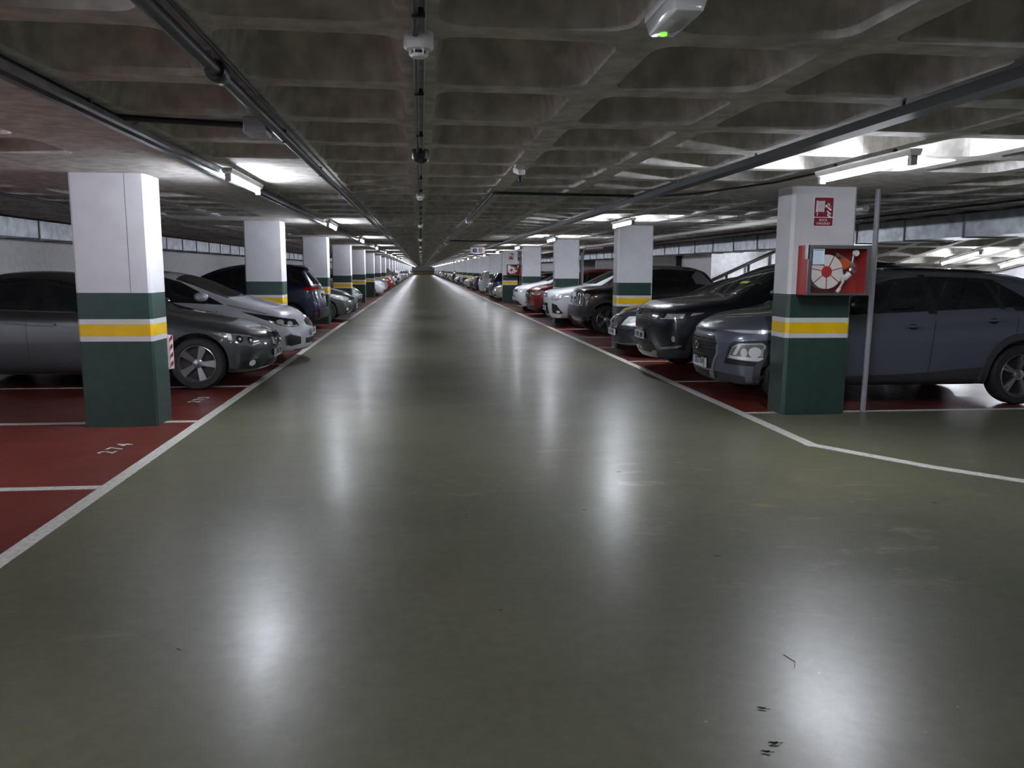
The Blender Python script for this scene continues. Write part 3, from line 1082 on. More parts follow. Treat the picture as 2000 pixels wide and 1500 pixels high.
def car_body(S, level=2):
    L, W, zs = S['L'], S['W'], S['zs']
    top, belt, roofw = S['top'], S['belt'], S['roofw']
    bf, br = S.get('bowf', .22), S.get('bowr', .14)
    plan = S.get('plan', [(0, .83), (.28, .94), (.6, .985), (1.1, 1), (L - 1.1, 1), (L - .5, .975), (L - .2, .94), (L, .86)])
    xs = sorted(set([round(p[0], 3) for p in top if bf + .05 < p[0] < L - br - .12] + [bf + .16, .62, 1.0, 1.4, L - br - .14, L - .75]))
    xs = [x for i, x in enumerate(xs) if i == 0 or x - xs[i - 1] > .07]
    FR = (0, .35, .7)

    def half(x, kind=None):
        w = W * interp(plan, x)
        zt, zb = interp(top, x), interp(belt, x)
        rw = interp(roofw, x)
        if kind == 'f': w = W * plan[0][1]
        if kind == 'r': w = W * plan[-1][1]; rw = S.get('tail_roofw', rw)
        zb = min(zb, zt - .05)
        lo = zs + (S.get('noselift', .0) if kind == 'f' else S.get('taillift', .05) if kind == 'r' else 0)
        cr = min(.07, (zt - zb) * .35) if zt - zb > .25 else .03
        rw = min(rw, w * .93)
        pts = [(f * .9 * w, lo) for f in FR] + [(.90 * w, lo)]
        h = zb - lo
        pts += [(.975 * w, lo + .08 * h + .02), (1.0 * w, lo + .42 * h), (1.0 * w, lo + .68 * h), (.985 * w, lo + .90 * h), (.945 * w, zb)]
        ze = zt - cr
        pts += [(.945 * w + (rw - .945 * w) * .45, zb + (ze - zb) * .5), (rw, ze)]
        pts += [(rw * .7, zt - cr * .33), (rw * .35, zt - cr * .08), (0, zt)]
        return pts

    rings = []
    for i, x in enumerate(['f'] + xs + ['r']):
        if x == 'f':
            P = half(0, 'f')
            R = [(interp(S['nose'], z) + bf * (y / (W * plan[0][1])) ** 2 if y else interp(S['nose'], z), y, z) for y, z in P]
        elif x == 'r':
            P = half(L, 'r')
            R = [(L - interp(S['tail'], z) - br * (y / (W * plan[-1][1])) ** 2, y, z) for y, z in P]
        else:
            R = [(x, y, z) for y, z in half(x)]
        rings.append(R)
    # clamp interior stations so they never overtake the caps
    n = len(rings[0])
    for side, R0 in ((0, rings[0]), (-1, rings[-1])):
        for q in range(1, 5):
            ri = q if side == 0 else len(rings) - 1 - q
            for k in range(n):
                x, y, z = rings[ri][k]
                lim = R0[k][0] + (.06 * q if side == 0 else -.06 * q)
                if (side == 0 and x < lim) or (side == -1 and x > lim):
                    rings[ri][k] = (lim, y, z)
    bm = bmesh.new()
    V = []
    for R in rings:
        r1 = [bm.verts.new(p) for p in R]
        r2 = [r1[0]] + [bm.verts.new((p[0], -p[1], p[2])) for p in R[1:-1]] + [r1[-1]]
        V.append((r1, r2))
    for (a1, a2), (b1, b2) in zip(V[:-1], V[1:]):
        for k in range(n - 1):
            bm.faces.new((a1[k], b1[k], b1[k + 1], a1[k + 1]))
            bm.faces.new((a2[k], a2[k + 1], b2[k + 1], b2[k]))
    for end in (0, -1):
        r1, r2 = V[end]
        nb = 3
        bottom = [r1[3], r1[2], r1[1], r1[0], r2[1], r2[2], r2[3]]
        topr = [r1[n - 4], r1[n - 3], r1[n - 2], r1[n - 1], r2[n - 2], r2[n - 3], r2[n - 4]]
        rows = [bottom]
        for k in range(4, n - 4):
            a, b = r1[k].co, r2[k].co
            row = [r1[k]]
            for t in (.7, .35, 0, -.35, -.7):
                y = a.y * t
                z = a.z
                if end == 0:
                    x = interp(S['nose'], z) + bf * (y / (W * plan[0][1])) ** 2
                else:
                    x = L - interp(S['tail'], z) - br * (y / (W * plan[-1][1])) ** 2
                row.append(bm.verts.new((x, y, z)))
            row.append(r2[k])
            rows.append(row)
        rows.append(topr)
        for ra, rb in zip(rows[:-1], rows[1:]):
            for k in range(6):
                f = (ra[k], rb[k], rb[k + 1], ra[k + 1])
                bm.faces.new(f)
    bmesh.ops.recalc_face_normals(bm, faces=bm.faces)
    me = bpy.data.meshes.new('body')
    bm.to_mesh(me)
    bm.free()
    ob = bpy.data.objects.new('body', me)
    COL.objects.link(ob)
    md = ob.modifiers.new('s', 'SUBSURF')
    md.levels = md.render_levels = level
    dg = bpy.context.evaluated_depsgraph_get()
    full = bpy.data.meshes.new_from_object(ob.evaluated_get(dg))
    bpy.data.objects.remove(ob)
    bpy.data.meshes.remove(me)
    return full


def cut_arches(me, S):
    """wheel wells as real recesses"""
    ob = bpy.data.objects.new('b', me)
    COL.objects.link(ob)
    cb = MB()
    R = S['R'] + S.get('gap', .045)
    for x in S['axles']:
        for s in (1, -1):
            y0, y1 = s * (S['W'] - .30), s * (S['W'] + .1)
            n = 36
            pl = [(x + R * math.cos(2 * PI * q / n), S['R'] + .01 + R * math.sin(2 * PI * q / n)) for q in range(n)]
            cb.prism(pl, 'Y', min(y0, y1), max(y0, y1))
    co = cb.build('c', M_BLACKP)
    md = ob.modifiers.new('b', 'BOOLEAN')
    md.operation = 'DIFFERENCE'
    md.object = co
    md.solver = 'EXACT'
    dg = bpy.context.evaluated_depsgraph_get()
    out = bpy.data.meshes.new_from_object(ob.evaluated_get(dg))
    bpy.data.objects.remove(ob)
    bpy.data.objects.remove(co)
    for p in out.polygons:
        c, nn = p.center, p.normal
        for x in S['axles']:
            d = Vector((c.x - x, 0, c.z - S['R'] - .01))
            if d.length < R + .004 and (abs(c.y) < S['W'] - .29 or (d.length > R * .9 and d.normalized().dot(Vector((nn.x, 0, nn.z))) < -.8)):
                p.material_index = 1
    return out


class Car:
    def __init__(s, S, paint_mat, name='parked_car', label=None, group=None):
        s.S = S
        s.root = empty(name, (0, 0, 0), 0, label, 'car', group)
        raw = car_body(S)
        s.bvh = BVHTree.FromPolygons([v.co.copy() for v in raw.vertices], [tuple(p.vertices) for p in raw.polygons])
        me = cut_arches(raw, S)
        me.materials.clear()
        me.materials.append(paint_mat)
        me.materials.append(M_BLACKP)
        me.polygons.foreach_set('use_smooth', [True] * len(me.polygons))
        me.set_sharp_from_angle(angle=math.radians(38))
        me.name = 'body'
        s.body = link(bpy.data.objects.new('body', me), s.root)
        s.pm = paint_mat

    # ---- conformal pieces
    def _patch(s, mb, M, poly, eps, depth, res=.035, mi=0):
        """M: frame whose -Z looks at the car; poly in its XY"""
        d = -(M.to_3x3() @ Vector((0, 0, 1)))
        n = len(poly)
        pts = []
        for a, b in zip(poly, poly[1:] + poly[:1]):
            a, b = Vector(a), Vector(b)
            k = max(1, int((b - a).length / res))
            pts += [a.lerp(b, q / k) for q in range(k)]
        nb = len(pts)
        edges = [(i, (i + 1) % nb) for i in range(nb)]
        xs, ys = [p.x for p in pts], [p.y for p in pts]
        x = min(xs) + res * .6
        inner = []
        while x < max(xs) - res * .3:
            y = min(ys) + res * .6
            while y < max(ys) - res * .3:
                q = Vector((x, y))
                if min((q - p).length for p in pts) > res * .45: inner.append(q)
                y += res
            x += res
        V, E, Fc, _, _, _ = delaunay_2d_cdt(pts + inner, edges, [], 1, 1e-5)
        out = []
        far = None
        for v in V:
            o = M @ Vector((v.x, v.y, 0))
            hit, nrm, _, _ = s.bvh.ray_cast(o - d * 4, d)
            if hit is None:
                hit, nrm, _, _ = s.bvh.find_nearest(o)
                nrm = -d
            out.append(hit + (nrm * .4 - d * .6) * eps)
        base = len(out)
        cnt = {}
        for f in Fc:
            for a, b in zip(f, f[1:] + f[:1]):
                cnt.setdefault((min(a, b), max(a, b)), []).append((a, b))
        bd = [e[0] for e in cnt.values() if len(e) == 1]
        idx = {}
        ext = []
        for a, b in bd:
            for q in (a, b):
                if q not in idx:
                    idx[q] = base + len(ext)
                    ext.append(out[q] + d * (depth + eps))
        fs = [tuple(f) for f in Fc] + [(a, idx[a], idx[b], b) for a, b in bd]
        mb.add(out + ext, fs, mi)

    VIEW = {
        'side': lambda s: frame((0, -1.5 * s, 0), (1, 0, 0), (0, 0, 1)),
    }

    def M(s, view):
        if view == 'L': return frame((0, -1.6, 0), (1, 0, 0), (0, 0, 1))      # looks +y ; x right
        if view == 'R': return frame((0, 1.6, 0), (-1, 0, 0), (0, 0, 1))
        if view == 'F': return frame((-1, 0, 0), (0, -1, 0), (0, 0, 1))      # looks +x
        if view == 'B': return frame((s.S['L'] + 1, 0, 0), (0, 1, 0), (0, 0, 1))
        if view == 'T': return frame((0, 0, 2.6), (1, 0, 0), (0, 1, 0))
        raise KeyError(view)

    def piece(s, name, m, items, parent=None, eps=.004, depth=.012, res=.04, smooth=35):
        """items: (view, poly) ; view L/R mirrored automatically for 'S', F halves for 'FF'"""
        mb = MB()
        for it in items:
            view, poly = it[0], it[1]
            if view == 'R':
                poly = [(-x, z) for x, z in poly]
            s._patch(mb, s.M(view), poly, eps, depth, res)
        return mb.build(name, m, parent or s.root, smooth=smooth)

    def both(s, name, m, poly, **k):
        a = s.piece(name, m, [('L', poly)], **k)
        b = s.piece(name, m, [('R', poly)], **k)
        return a, b

    def fpair(s, name, m, poly, view='F', **k):
        a = s.piece(name, m, [(view, poly)], **k)
        b = s.piece(name, m, [(view, [(-x, z) for x, z in poly])], **k)
        return a, b

    def corner(s, name, m, poly, ang=40, front=True, **k):
        """pair of pieces projected diagonally; poly in (u,z), u grows outward towards the flank"""
        out = []
        for sg in (1, -1):
            a = math.radians(ang)
            # looking direction for the +y corner at the front: from (-x,+y)
            if front:
                d = Vector((math.cos(a), -sg * math.sin(a), 0))
                o = Vector((.35, sg * s.S['W'] * .75, 0)) - d * 1.5
                r = Vector((math.sin(a), sg * math.cos(a), 0))
            else:
                d = Vector((-math.cos(a), -sg * math.sin(a), 0))
                o = Vector((s.S['L'] - .3, sg * s.S['W'] * .75, 0)) - d * 1.5
                r = Vector((-math.sin(a), sg * math.cos(a), 0))
            M = frame(o, r, (0, 0, 1))
            pl = poly
            if (M.to_3x3() @ Vector((0, 0, 1))).dot(d) > 0:
                M = frame(o, -r, (0, 0, 1))
                pl = [(-x, z) for x, z in poly]
            mb = MB()
            s._patch(mb, M, pl, k.get('eps', .005), k.get('depth', .015), k.get('res', .035))
            out.append(mb.build(name, m, k.get('parent') or s.root, smooth=35))
        return out

    # ---- stock parts
    def wheels(s, style=5, rim_mat=None, twin=False):
        S = s.S
        R, w = S['R'], .21
        key = ('wheel', R, style, twin)
        if key not in WM:
            tp = [(R * .69, -w / 2 + .012), (R * .74, -w / 2), (R * .93, -w / 2 + .002), (R * .985, -w / 2 + .025), (R, -w / 2 + .06), (R, w / 2 - .06),
                  (R * .985, w / 2 - .025), (R * .93, w / 2), (R * .74, w / 2), (R * .69, w / 2 - .012)]
            ty = MB().lathe(tp, 'Y', n=40, closed=True)
            rr = R * .70
            ri = MB()
            ri.lathe([(rr, -w / 2 + .010), (rr * .965, -w / 2 + .006), (rr * .94, -w / 2 + .02), (rr * .90, 0), (rr * .9, w / 2 - .01), (rr, w / 2 - .01)], 'Y', n=40, closed=True)
            yo = -w / 2 + .028
            for q in range(style):
                for tw in ((-.11, .11) if twin else (0,)):
                    a = 2 * PI * q / style + PI / 2 + tw
                    a2 = 2 * PI * q / style + PI / 2 + tw * .35
                    wi, wo = (.014, .018) if twin else (.024, .048 if style <= 5 else .026)
                    p = []
                    for (rad, aw, an) in ((.05, wi, a2), (rr * .97, wo, a)):
                        c, sn = math.cos(an), math.sin(an)
                        p += [(rad * c - aw * sn, rad * sn + aw * c), (rad * c + aw * sn, rad * sn - aw * c)]
                    q4 = [p[0], p[1], p[3], p[2]]
                    vs = [(x, yo + .012 - (.018 if i in (2, 3) else 0), z) for i, (x, z) in enumerate(q4)] + [(x, yo + .05, z) for x, z in q4]
                    ri.add(vs, [(0, 1, 2, 3), (7, 6, 5, 4), (0, 4, 5, 1), (1, 5, 6, 2), (2, 6, 7, 3), (3, 7, 4, 0)])
            ri.lathe([(.001, yo - .004), (.034, yo), (.062, yo + .014), (.066, yo + .05)], 'Y', n=20)
            di = MB().lathe([(.001, yo + .055), (rr * .93, yo + .055), (rr * .93, yo + .07), (.001, yo + .07)], 'Y', n=28)
            WM[key] = (ty.mesh('wheel', M_RUBBER, smooth=35), ri.mesh('rim', M_RIM, smooth=30), di.mesh('brake_disc', M_RIMD, smooth=30))
        ty, ri, di = WM[key]
        for x in S['axles']:
            for sg in (-1, 1):
                o = bpy.data.objects.new('wheel', ty)
                o.location = (x, sg * (S['W'] - .115 - S.get('wheel_in', 0)), R)
                o.rotation_euler = (0, .4 * x, 0 if sg < 0 else PI)
                link(o, s.root)
                r = link(bpy.data.objects.new('rim', ri), o)
                if rim_mat:
                    r.material_slots[0].link = 'OBJECT'
                    r.material_slots[0].material = rim_mat
                link(bpy.data.objects.new('brake_disc', di), o)

    def mirrors(s, x, z, m):
        y = s.S['W'] * .95
        for sg in (-1, 1):
            mb = MB()
            mb.lathe([(.02, -.12), (.062, -.10), (.078, -.03), (.075, .04), (.04, .10)], 'Y', (0, 0, 0), 18)
            mb.v = [(p[0] * 1.35, p[1] * .9, p[2] * .92) for p in mb.v]
            mb.box(-.02, .03, -.17, -.1, -.05, -.01)
            if sg > 0: mb.v = [(a, b, c) for a, b, c in mb.v]
            else: mb.v = [(a, -b, c) for a, b, c in mb.v]
            o = mb.build('wing_mirror', m, s.root, smooth=True)
            o.location = (x, sg * (y + .10), z)

    def plate(s, view, x, z, txt, w=.50, h=.11, tilt=0):
        """flat plate in front of the bumper"""
        S = s.S
        if view == 'F':
            hit, _, _, _ = s.bvh.ray_cast(Vector((-3, 0, z)), Vector((1, 0, 0)))
            M = frame((hit.x - .014, 0, z), (0, -1, 0), (0, 0, 1))
        else:
            hit, _, _, _ = s.bvh.ray_cast(Vector((S['L'] + 3, 0, z)), Vector((-1, 0, 0)))
            M = frame((hit.x + .014, 0, z), (0, 1, 0), (0, 0, 1))
        mb = MB().box(-w / 2, w / 2, -h / 2, h / 2, -.012, 0)
        mb.v = [tuple(M @ Vector(v)) for v in mb.v]
        p = mb.build('license_plate', M_PLATE, s.root)
        mb = MB().box(-w / 2 + .004, -w / 2 + .042, -h / 2 + .004, h / 2 - .004, 0, .001)
        mb.v = [tuple(M @ Vector(v)) for v in mb.v]
        mb.build('country_band', M_PLATEB, p)
        if txt:
            mb = MB()
            add_text(mb, txt, h * .98, M @ Matrix.Translation((.02, 0, .001)), thick=.0008, sx=.80)
            mb.build('plate_characters', M_INK, p)
        return p

    def handles(s, pts, m):
        for (x, z) in pts:
            for v in ('L', 'R'):
                o = s.piece('door_handle', m, [(v, [(x - .09, z - .012), (x + .09, z - .004), (x + .09, z + .018), (x - .09, z + .012)])], eps=.03, depth=.03, res=.05)

    def seams(s, segs):
        """thin dark door gaps; each seg a polyline in (x,z)"""
        items = []
        for v in ('L', 'R'):
            for pl in segs:
                for a, b in zip(pl[:-1], pl[1:]):
                    a, b = Vector(a), Vector(b)
                    d = (b - a).normalized() * .0035
                    n = Vector((-d.y, d.x))
                    items.append((v, [tuple(a - n), tuple(b - n), tuple(b + n), tuple(a + n)]))
        s.piece('door_gap', M_BLACKP, items, eps=.0018, depth=.002, res=.08)

    def arches(s, w=.055, m=M_GREYP):
        S = s.S
        R = S['R'] + S.get('gap', .045)
        for x in S['axles']:
            for v in ('L', 'R'):
                pl = []
                a0, a1 = math.radians(-18), math.radians(198)
                n = 16
                for q in range(n + 1):
                    a = a0 + (a1 - a0) * q / n
                    pl.append((x + (R + w) * math.cos(a), S['R'] + .01 + (R + w) * math.sin(a)))
                for q in range(n, -1, -1):
                    a = a0 + (a1 - a0) * q / n
                    pl.append((x + (R - .003) * math.cos(a), S['R'] + .01 + (R - .003) * math.sin(a)))
                s.piece('arch_trim', m, [(v, pl)], eps=.012, depth=.014, res=.06)

    def glass(s, side, front, rear=None, rear_view='T', pillars=()):
        s.both('side_window', M_GLASS, side)
        s.piece('windshield', M_GLASS, [('T', front)], res=.06)
        if rear:
            s.piece('rear_window', M_GLASS, [(rear_view, rear)], res=.06)
        for (a, b, c, d) in pillars:
            s.both('window_pillar', M_BLACKP, [a, b, c, d], eps=.006)

    def place(s, xn, yc, side, rear=False, rz=0):
        """xn: X of the end that faces the aisle"""
        L = s.S['L']
        flip = (side == 'L') != rear
        if not rear:
            s.root.location = (xn, yc, 0)
            s.root.rotation_euler = (0, 0, (PI if side == 'L' else 0) + rz)
        else:
            # tail faces aisle
            if side == 'L':
                s.root.location = (xn - L, yc, 0)
                s.root.rotation_euler = (0, 0, rz)
            else:
                s.root.location = (xn + L, yc, 0)
                s.root.rotation_euler = (0, 0, PI + rz)
        return s


WM = {}


def tabs(base, **k):
    d = dict(base)
    d.update(k)
    return d


SEDAN = dict(L=4.84, W=.92, zs=.19, R=.328, axles=(.84, 3.73), bowf=.24, bowr=.16,
             top=[(0, .70), (.4, .80), (1.0, .92), (1.42, .985), (1.6, 1.07), (2.15, 1.36), (2.55, 1.455), (3.0, 1.47), (3.45, 1.43), (3.9, 1.27), (4.2, 1.12), (4.55, 1.08), (4.84, 1.05)],
             belt=[(0, .60), (.5, .74), (1.2, .87), (1.5, .91), (3.0, .95), (4.0, .98), (4.84, .92)],
             roofw=[(0, .60), (.8, .68), (1.4, .72), (2.1, .60), (2.6, .57), (3.3, .57), (3.9, .60), (4.3, .66), (4.84, .62)],
             nose=[(.19, .10), (.30, .02), (.48, .0), (.60, .03), (.66, .07), (.72, .16)],
             tail=[(.19, .10), (.35, .02), (.6, .0), (.8, .04), (1.1, .08)])
HATCH = dict(L=4.30, W=.90, zs=.19, R=.318, axles=(.85, 3.50), bowf=.24, bowr=.14,
             top=[(0, .74), (.35, .86), (.8, .97), (1.05, 1.02), (1.2, 1.08), (1.75, 1.34), (2.2, 1.46), (2.7, 1.48), (3.3, 1.45), (3.8, 1.40), (4.3, 1.38)],
             belt=[(0, .62), (.5, .78), (1.0, .90), (2.0, .95), (3.3, 1.01), (4.3, 1.03)],
             roofw=[(0, .58), (.8, .68), (1.1, .72), (1.8, .60), (2.4, .57), (3.4, .56), (4.3, .52)],
             nose=[(.19, .08), (.30, .0), (.5, .0), (.62, .04), (.70, .10), (.78, .20)],
             tail=[(.19, .10), (.35, .02), (.6, .0), (.8, .03), (1.0, .10), (1.2, .28), (1.42, .46)], tail_roofw=.50)
SUV = dict(L=4.24, W=.905, zs=.22, R=.345, axles=(.84, 3.50), bowf=.22, bowr=.13, gap=.055,
           top=[(0, .90), (.25, .97), (.7, 1.05), (.98, 1.09), (1.12, 1.15), (1.65, 1.42), (2.05, 1.54), (2.5, 1.57), (3.1, 1.55), (3.7, 1.49), (4.2, 1.45)],
           belt=[(0, .78), (.4, .90), (1.0, .98), (2.0, 1.02), (3.2, 1.08), (4.2, 1.10)],
           roofw=[(0, .58), (.8, .68), (1.0, .72), (1.7, .61), (2.3, .58), (3.4, .57), (4.2, .54)],
           nose=[(.22, .10), (.36, .03), (.5, .0), (.72, .0), (.84, .04), (.93, .14)],
           tail=[(.22, .10), (.4, .02), (.65, .0), (.9, .03), (1.1, .10), (1.3, .24), (1.48, .40)], tail_roofw=.50)
BIGSUV = tabs(SUV, L=4.60, W=.93, R=.36, axles=(.93, 3.62), zs=.24,
              top=[(0, 1.00), (.3, 1.06), (.8, 1.12), (1.12, 1.15), (1.28, 1.22), (1.85, 1.52), (2.25, 1.66), (2.8, 1.69), (3.5, 1.67), (4.1, 1.61), (4.6, 1.57)],
              belt=[(0, .86), (.4, .97), (1.0, 1.04), (2.0, 1.08), (3.5, 1.14), (4.6, 1.17)],
              roofw=[(0, .62), (.8, .70), (1.1, .74), (1.8, .63), (2.4, .60), (3.6, .59), (4.6, .56)],
              nose=[(.24, .12), (.36, .05), (.5, .01), (.8, .0), (.94, .04), (1.02, .12)],
              tail=[(.24, .10), (.4, .02), (.7, .0), (1.0, .03), (1.2, .10), (1.4, .22), (1.6, .34)], tail_roofw=.53)
BOXY = tabs(SUV, L=3.55, W=.83, R=.345, axles=(.68, 2.90), zs=.26, bowf=.10, bowr=.06,
            top=[(0, 1.06), (.2, 1.10), (.6, 1.13), (.82, 1.14), (.95, 1.20), (1.30, 1.50), (1.6, 1.62), (2.2, 1.645), (2.9, 1.60), (3.2, 1.54), (3.55, 1.50)],
            belt=[(0, .92), (.4, 1.02), (1.0, 1.07), (2.0, 1.10), (3.55, 1.14)],
            roofw=[(0, .62), (.8, .66), (1.3, .60), (1.8, .57), (3.0, .55), (3.55, .52)],
            nose=[(.26, .06), (.40, -.02), (.66, -.02), (.72, .04), (.95, .05), (1.08, .10)],
            tail=[(.26, .08), (.4, .0), (.7, .0), (1.0, .03), (1.15, .08), (1.3, .2), (1.5, .34)], tail_roofw=.48)
MPV = tabs(BIGSUV, L=4.35, W=.915, R=.325, axles=(.88, 3.55), zs=.2,
           top=[(0, .86), (.3, .94), (.8, 1.05), (1.0, 1.12), (1.5, 1.40), (2.0, 1.58), (2.6, 1.64), (3.3, 1.63), (3.9, 1.58), (4.35, 1.54)],
           belt=[(0, .74), (.4, .86), (1.0, .98), (2.0, 1.02), (3.5, 1.08), (4.35, 1.10)],
           roofw=[(0, .58), (.8, .66), (1.1, .72), (1.8, .63), (2.4, .60), (3.6, .58), (4.35, .54)],
           nose=[(.2, .10), (.34, .02), (.5, .0), (.68, .03), (.80, .09), (.88, .18)],
           tail=[(.2, .08), (.35, .0), (.62, .0), (.72, .06), (.95, .07), (1.1, .14), (1.3, .30), (1.57, .48)], tail_roofw=.50)


def side_glass(S, x0, x1, x2, x3, dz=.03, dt=.11):
    """window band following belt and roof: bottom x0..x3, top x1..x2"""
    bl = [(x, interp(S['belt'], x) + dz) for x in [x0 + (x3 - x0) * q / 6 for q in range(7)]]
    tp = [(x, interp(S['top'], x) - dt) for x in [x2 + (x1 - x2) * q / 6 for q in range(7)]]
    return bl + tp


def windshield_poly(S, x0, x1, w0, w1):
    n = 5
    a = [(x0 + .10 * (t / n) ** 2 * 1.0, w0 * t / n) for t in range(-n, n + 1)]
    a = [(x0 + .10 * abs(t / n) ** 2, w0 * t / n) for t in range(-n, n + 1)]
    b = [(x1 + .04 * abs(t / n) ** 2, w1 * t / n) for t in range(n, -n - 1, -1)]
    return a + b


def ell(cx, cz, rx, rz_, n=14):
    return [(cx + rx * math.cos(2 * PI * q / n), cz + rz_ * math.sin(2 * PI * q / n)) for q in range(n)]


CARS = []

# ---------------------------------------------------------------- BMW style sedan (left, first)
c = Car(SEDAN, P_GUN, label='dark grey saloon with twin round grille parked nose out past the nearest left column')
S = SEDAN
c.glass(side_glass(S, 1.62, 2.22, 3.45, 4.0, .03, .10), windshield_poly(S, 1.45, 2.32, .66, .54), windshield_poly(S, 4.16, 3.6, .58, .50),
        pillars=[((2.78, .96), (2.86, .96), (2.86, 1.37), (2.78, 1.37))])
c.wheels(5)
c.mirrors(1.78, 1.02, P_GUN)
c.corner('headlight', M_LAMPM, [(-.30, .545), (-.10, .52), (.10, .56), (.27, .65), (.35, .715), (.22, .71), (.05, .685), (-.22, .63)], ang=42)
c.corner('headlight_projector', M_LAMPD, ell(-.08, .60, .05, .045), ang=42, eps=.012)
c.corner('headlight_projector', M_LAMPD, ell(.08, .625, .045, .045), ang=42, eps=.012)
c.corner('headlight_trim', M_LAMPW, [(-.25, .552), (-.10, .535), (-.10, .55), (-.24, .568)], ang=42, eps=.014)
c.corner('headlight_trim', M_LAMPW, [(.17, .61), (.20, .62), (.22, .70), (.17, .69)], ang=42, eps=.014)
c.corner('headlight_trim', M_LAMPG, [(-.10, .655), (.06, .68), (.30, .705), (.20, .70), (.05, .665), (-.10, .64)], ang=42, eps=.012)
for pu, pz in ((-.08, .60), (.08, .625)):
    c.corner('bulb_glint', M_LAMPW, ell(pu, pz, .018, .018, 8), ang=42, eps=.02)
c.fpair('grille', M_BLACKP, [(.02, .52), (.10, .49), (.20, .52), (.22, .60), (.17, .655), (.05, .66), (.02, .62)], eps=.006)
for sg in (1, -1):
    pl = [(.015, .51), (.10, .478), (.215, .512), (.235, .60), (.18, .67), (.045, .675), (.012, .63)]
    inn = [(.02, .52), (.10, .49), (.20, .52), (.22, .60), (.17, .655), (.05, .66), (.02, .62)]
    items = []
    for i in range(7):
        j = (i + 1) % 7
        q = [pl[i], pl[j], inn[j], inn[i]]
        items.append(('F', [(sg * a, b) for a, b in q]))
    c.piece('grille_surround', M_CHROME, items, eps=.034, depth=.03)
    c.piece('grille_bars', M_CHROME, [('F', [(sg * (.05 + q * .03), .53), (sg * (.056 + q * .03), .53), (sg * (.056 + q * .03), .645), (sg * (.05 + q * .03), .645)]) for q in range(5)], eps=.020)
c.plate('F', 0, .395, '5186 CWJ')
c.piece('lower_intake', M_BLACKP, [('F', [(-.42, .23), (.42, .23), (.36, .33), (-.36, .33)])], eps=.004)
c.corner('fog_light', M_LAMPG, ell(-.10, .31, .055, .04), ang=40, eps=.01)
c.corner('side_intake', M_BLACKP, [(-.26, .24), (.02, .25), (.06, .34), (-.22, .36)], ang=40, eps=.004)
c.piece('badge', M_CHROME, [('F', ell(0, .715, .035, .02))], eps=.008)
c.seams([[(1.62, .30), (1.60, .60), (1.66, .92)], [(2.78, .28), (2.80, .95)], [(3.55, .95), (3.35, .7), (3.3, .45)], [(.56, .66), (1.3, .82), (1.6, .88)]])
c.handles([(2.55, .82), (3.5, .86)], P_GUN)
c.both('window_trim', M_CHROME, [(1.64, .935), (4.0, 1.01), (4.0, 1.025), (1.64, .95)], eps=.008)
c.corner('tail_light', M_TAIL, [(-.25, .72), (.25, .74), (.28, .88), (-.25, .88)], front=False)
c.place(-1.93, 11.05, 'L')

# ---------------------------------------------------------------- silver hatch (left, second)
S = tabs(HATCH, L=4.40)
c = Car(S, P_SILVER, label='silver white hatchback parked between the dark grey saloon and the second left column')
c.glass(side_glass(S, 1.25, 1.95, 3.5, 3.95, .03, .10), windshield_poly(S, 1.12, 1.98, .68, .56), [(-.5, 1.08), (.5, 1.08), (.42, 1.33), (-.42, 1.33)], 'B',
        pillars=[((2.45, .98), (2.53, .98), (2.53, 1.36), (2.45, 1.36))])
c.wheels(5, twin=True)
c.mirrors(1.55, 1.07, P_SILVER)
c.corner('headlight', M_LAMPD, [(-.24, .60), (-.05, .585), (.16, .62), (.36, .72), (.58, .84), (.40, .80), (.14, .745), (-.20, .70)], ang=44)
c.corner('headlight_projector', M_LAMPW, ell(.15, .675, .055, .038), ang=44, eps=.012)
c.corner('headlight_projector', M_LAMPW, ell(-.02, .645, .06, .036), ang=44, eps=.012)
c.corner('headlight_trim', M_LAMPW, [(-.20, .605), (-.02, .595), (.14, .625), (.13, .64), (-.04, .612), (-.20, .62)], ang=44, eps=.013)
c.piece('grille', M_BLACKP, [('F', [(-.30, .60), (-.10, .565), (.10, .565), (.30, .60), (.28, .67), (.12, .70), (-.12, .70), (-.28, .67)])], eps=.005)
c.piece('badge', M_CHROME, [('F', ell(0, .735, .055, .028))], eps=.008)
c.plate('F', 0, .48, '4071 JVK')
c.piece('lower_intake', M_BLACKP, [('F', [(-.36, .30), (.36, .30), (.40, .39), (-.40, .39)])], eps=.004)
c.corner('side_intake', M_BLACKP, [(-.26, .31), (-.02, .285), (.06, .31), (.08, .44), (-.02, .47), (-.24, .42)], ang=42, eps=.004)
c.corner('intake_trim', M_CHROME, [(-.02, .475), (.085, .445), (.065, .30), (.085, .295), (.11, .45), (-.02, .495)], ang=42, eps=.014)
c.piece('skirt', M_BLACKP, [('F', [(-.60, .205), (.60, .205), (.62, .225), (-.62, .225)])], eps=.006)
c.seams([[(1.35, .30), (1.3, .6), (1.36, .93)], [(2.48, .26), (2.5, .96)], [(.60, .80), (1.2, .94)]])
c.handles([(2.25, .86)], P_SILVER)
c.corner('tail_light', M_TAIL, [(-.25, .80), (.25, .82), (.28, .96), (-.25, .96)], front=False)
# crossbar of the roof: black gutter
c.both('roof_gutter', M_BLACKP, [(1.9, 1.425), (3.6, 1.415), (3.6, 1.43), (1.9, 1.44)], eps=.006)
c.place(-1.80, 13.62, 'L')


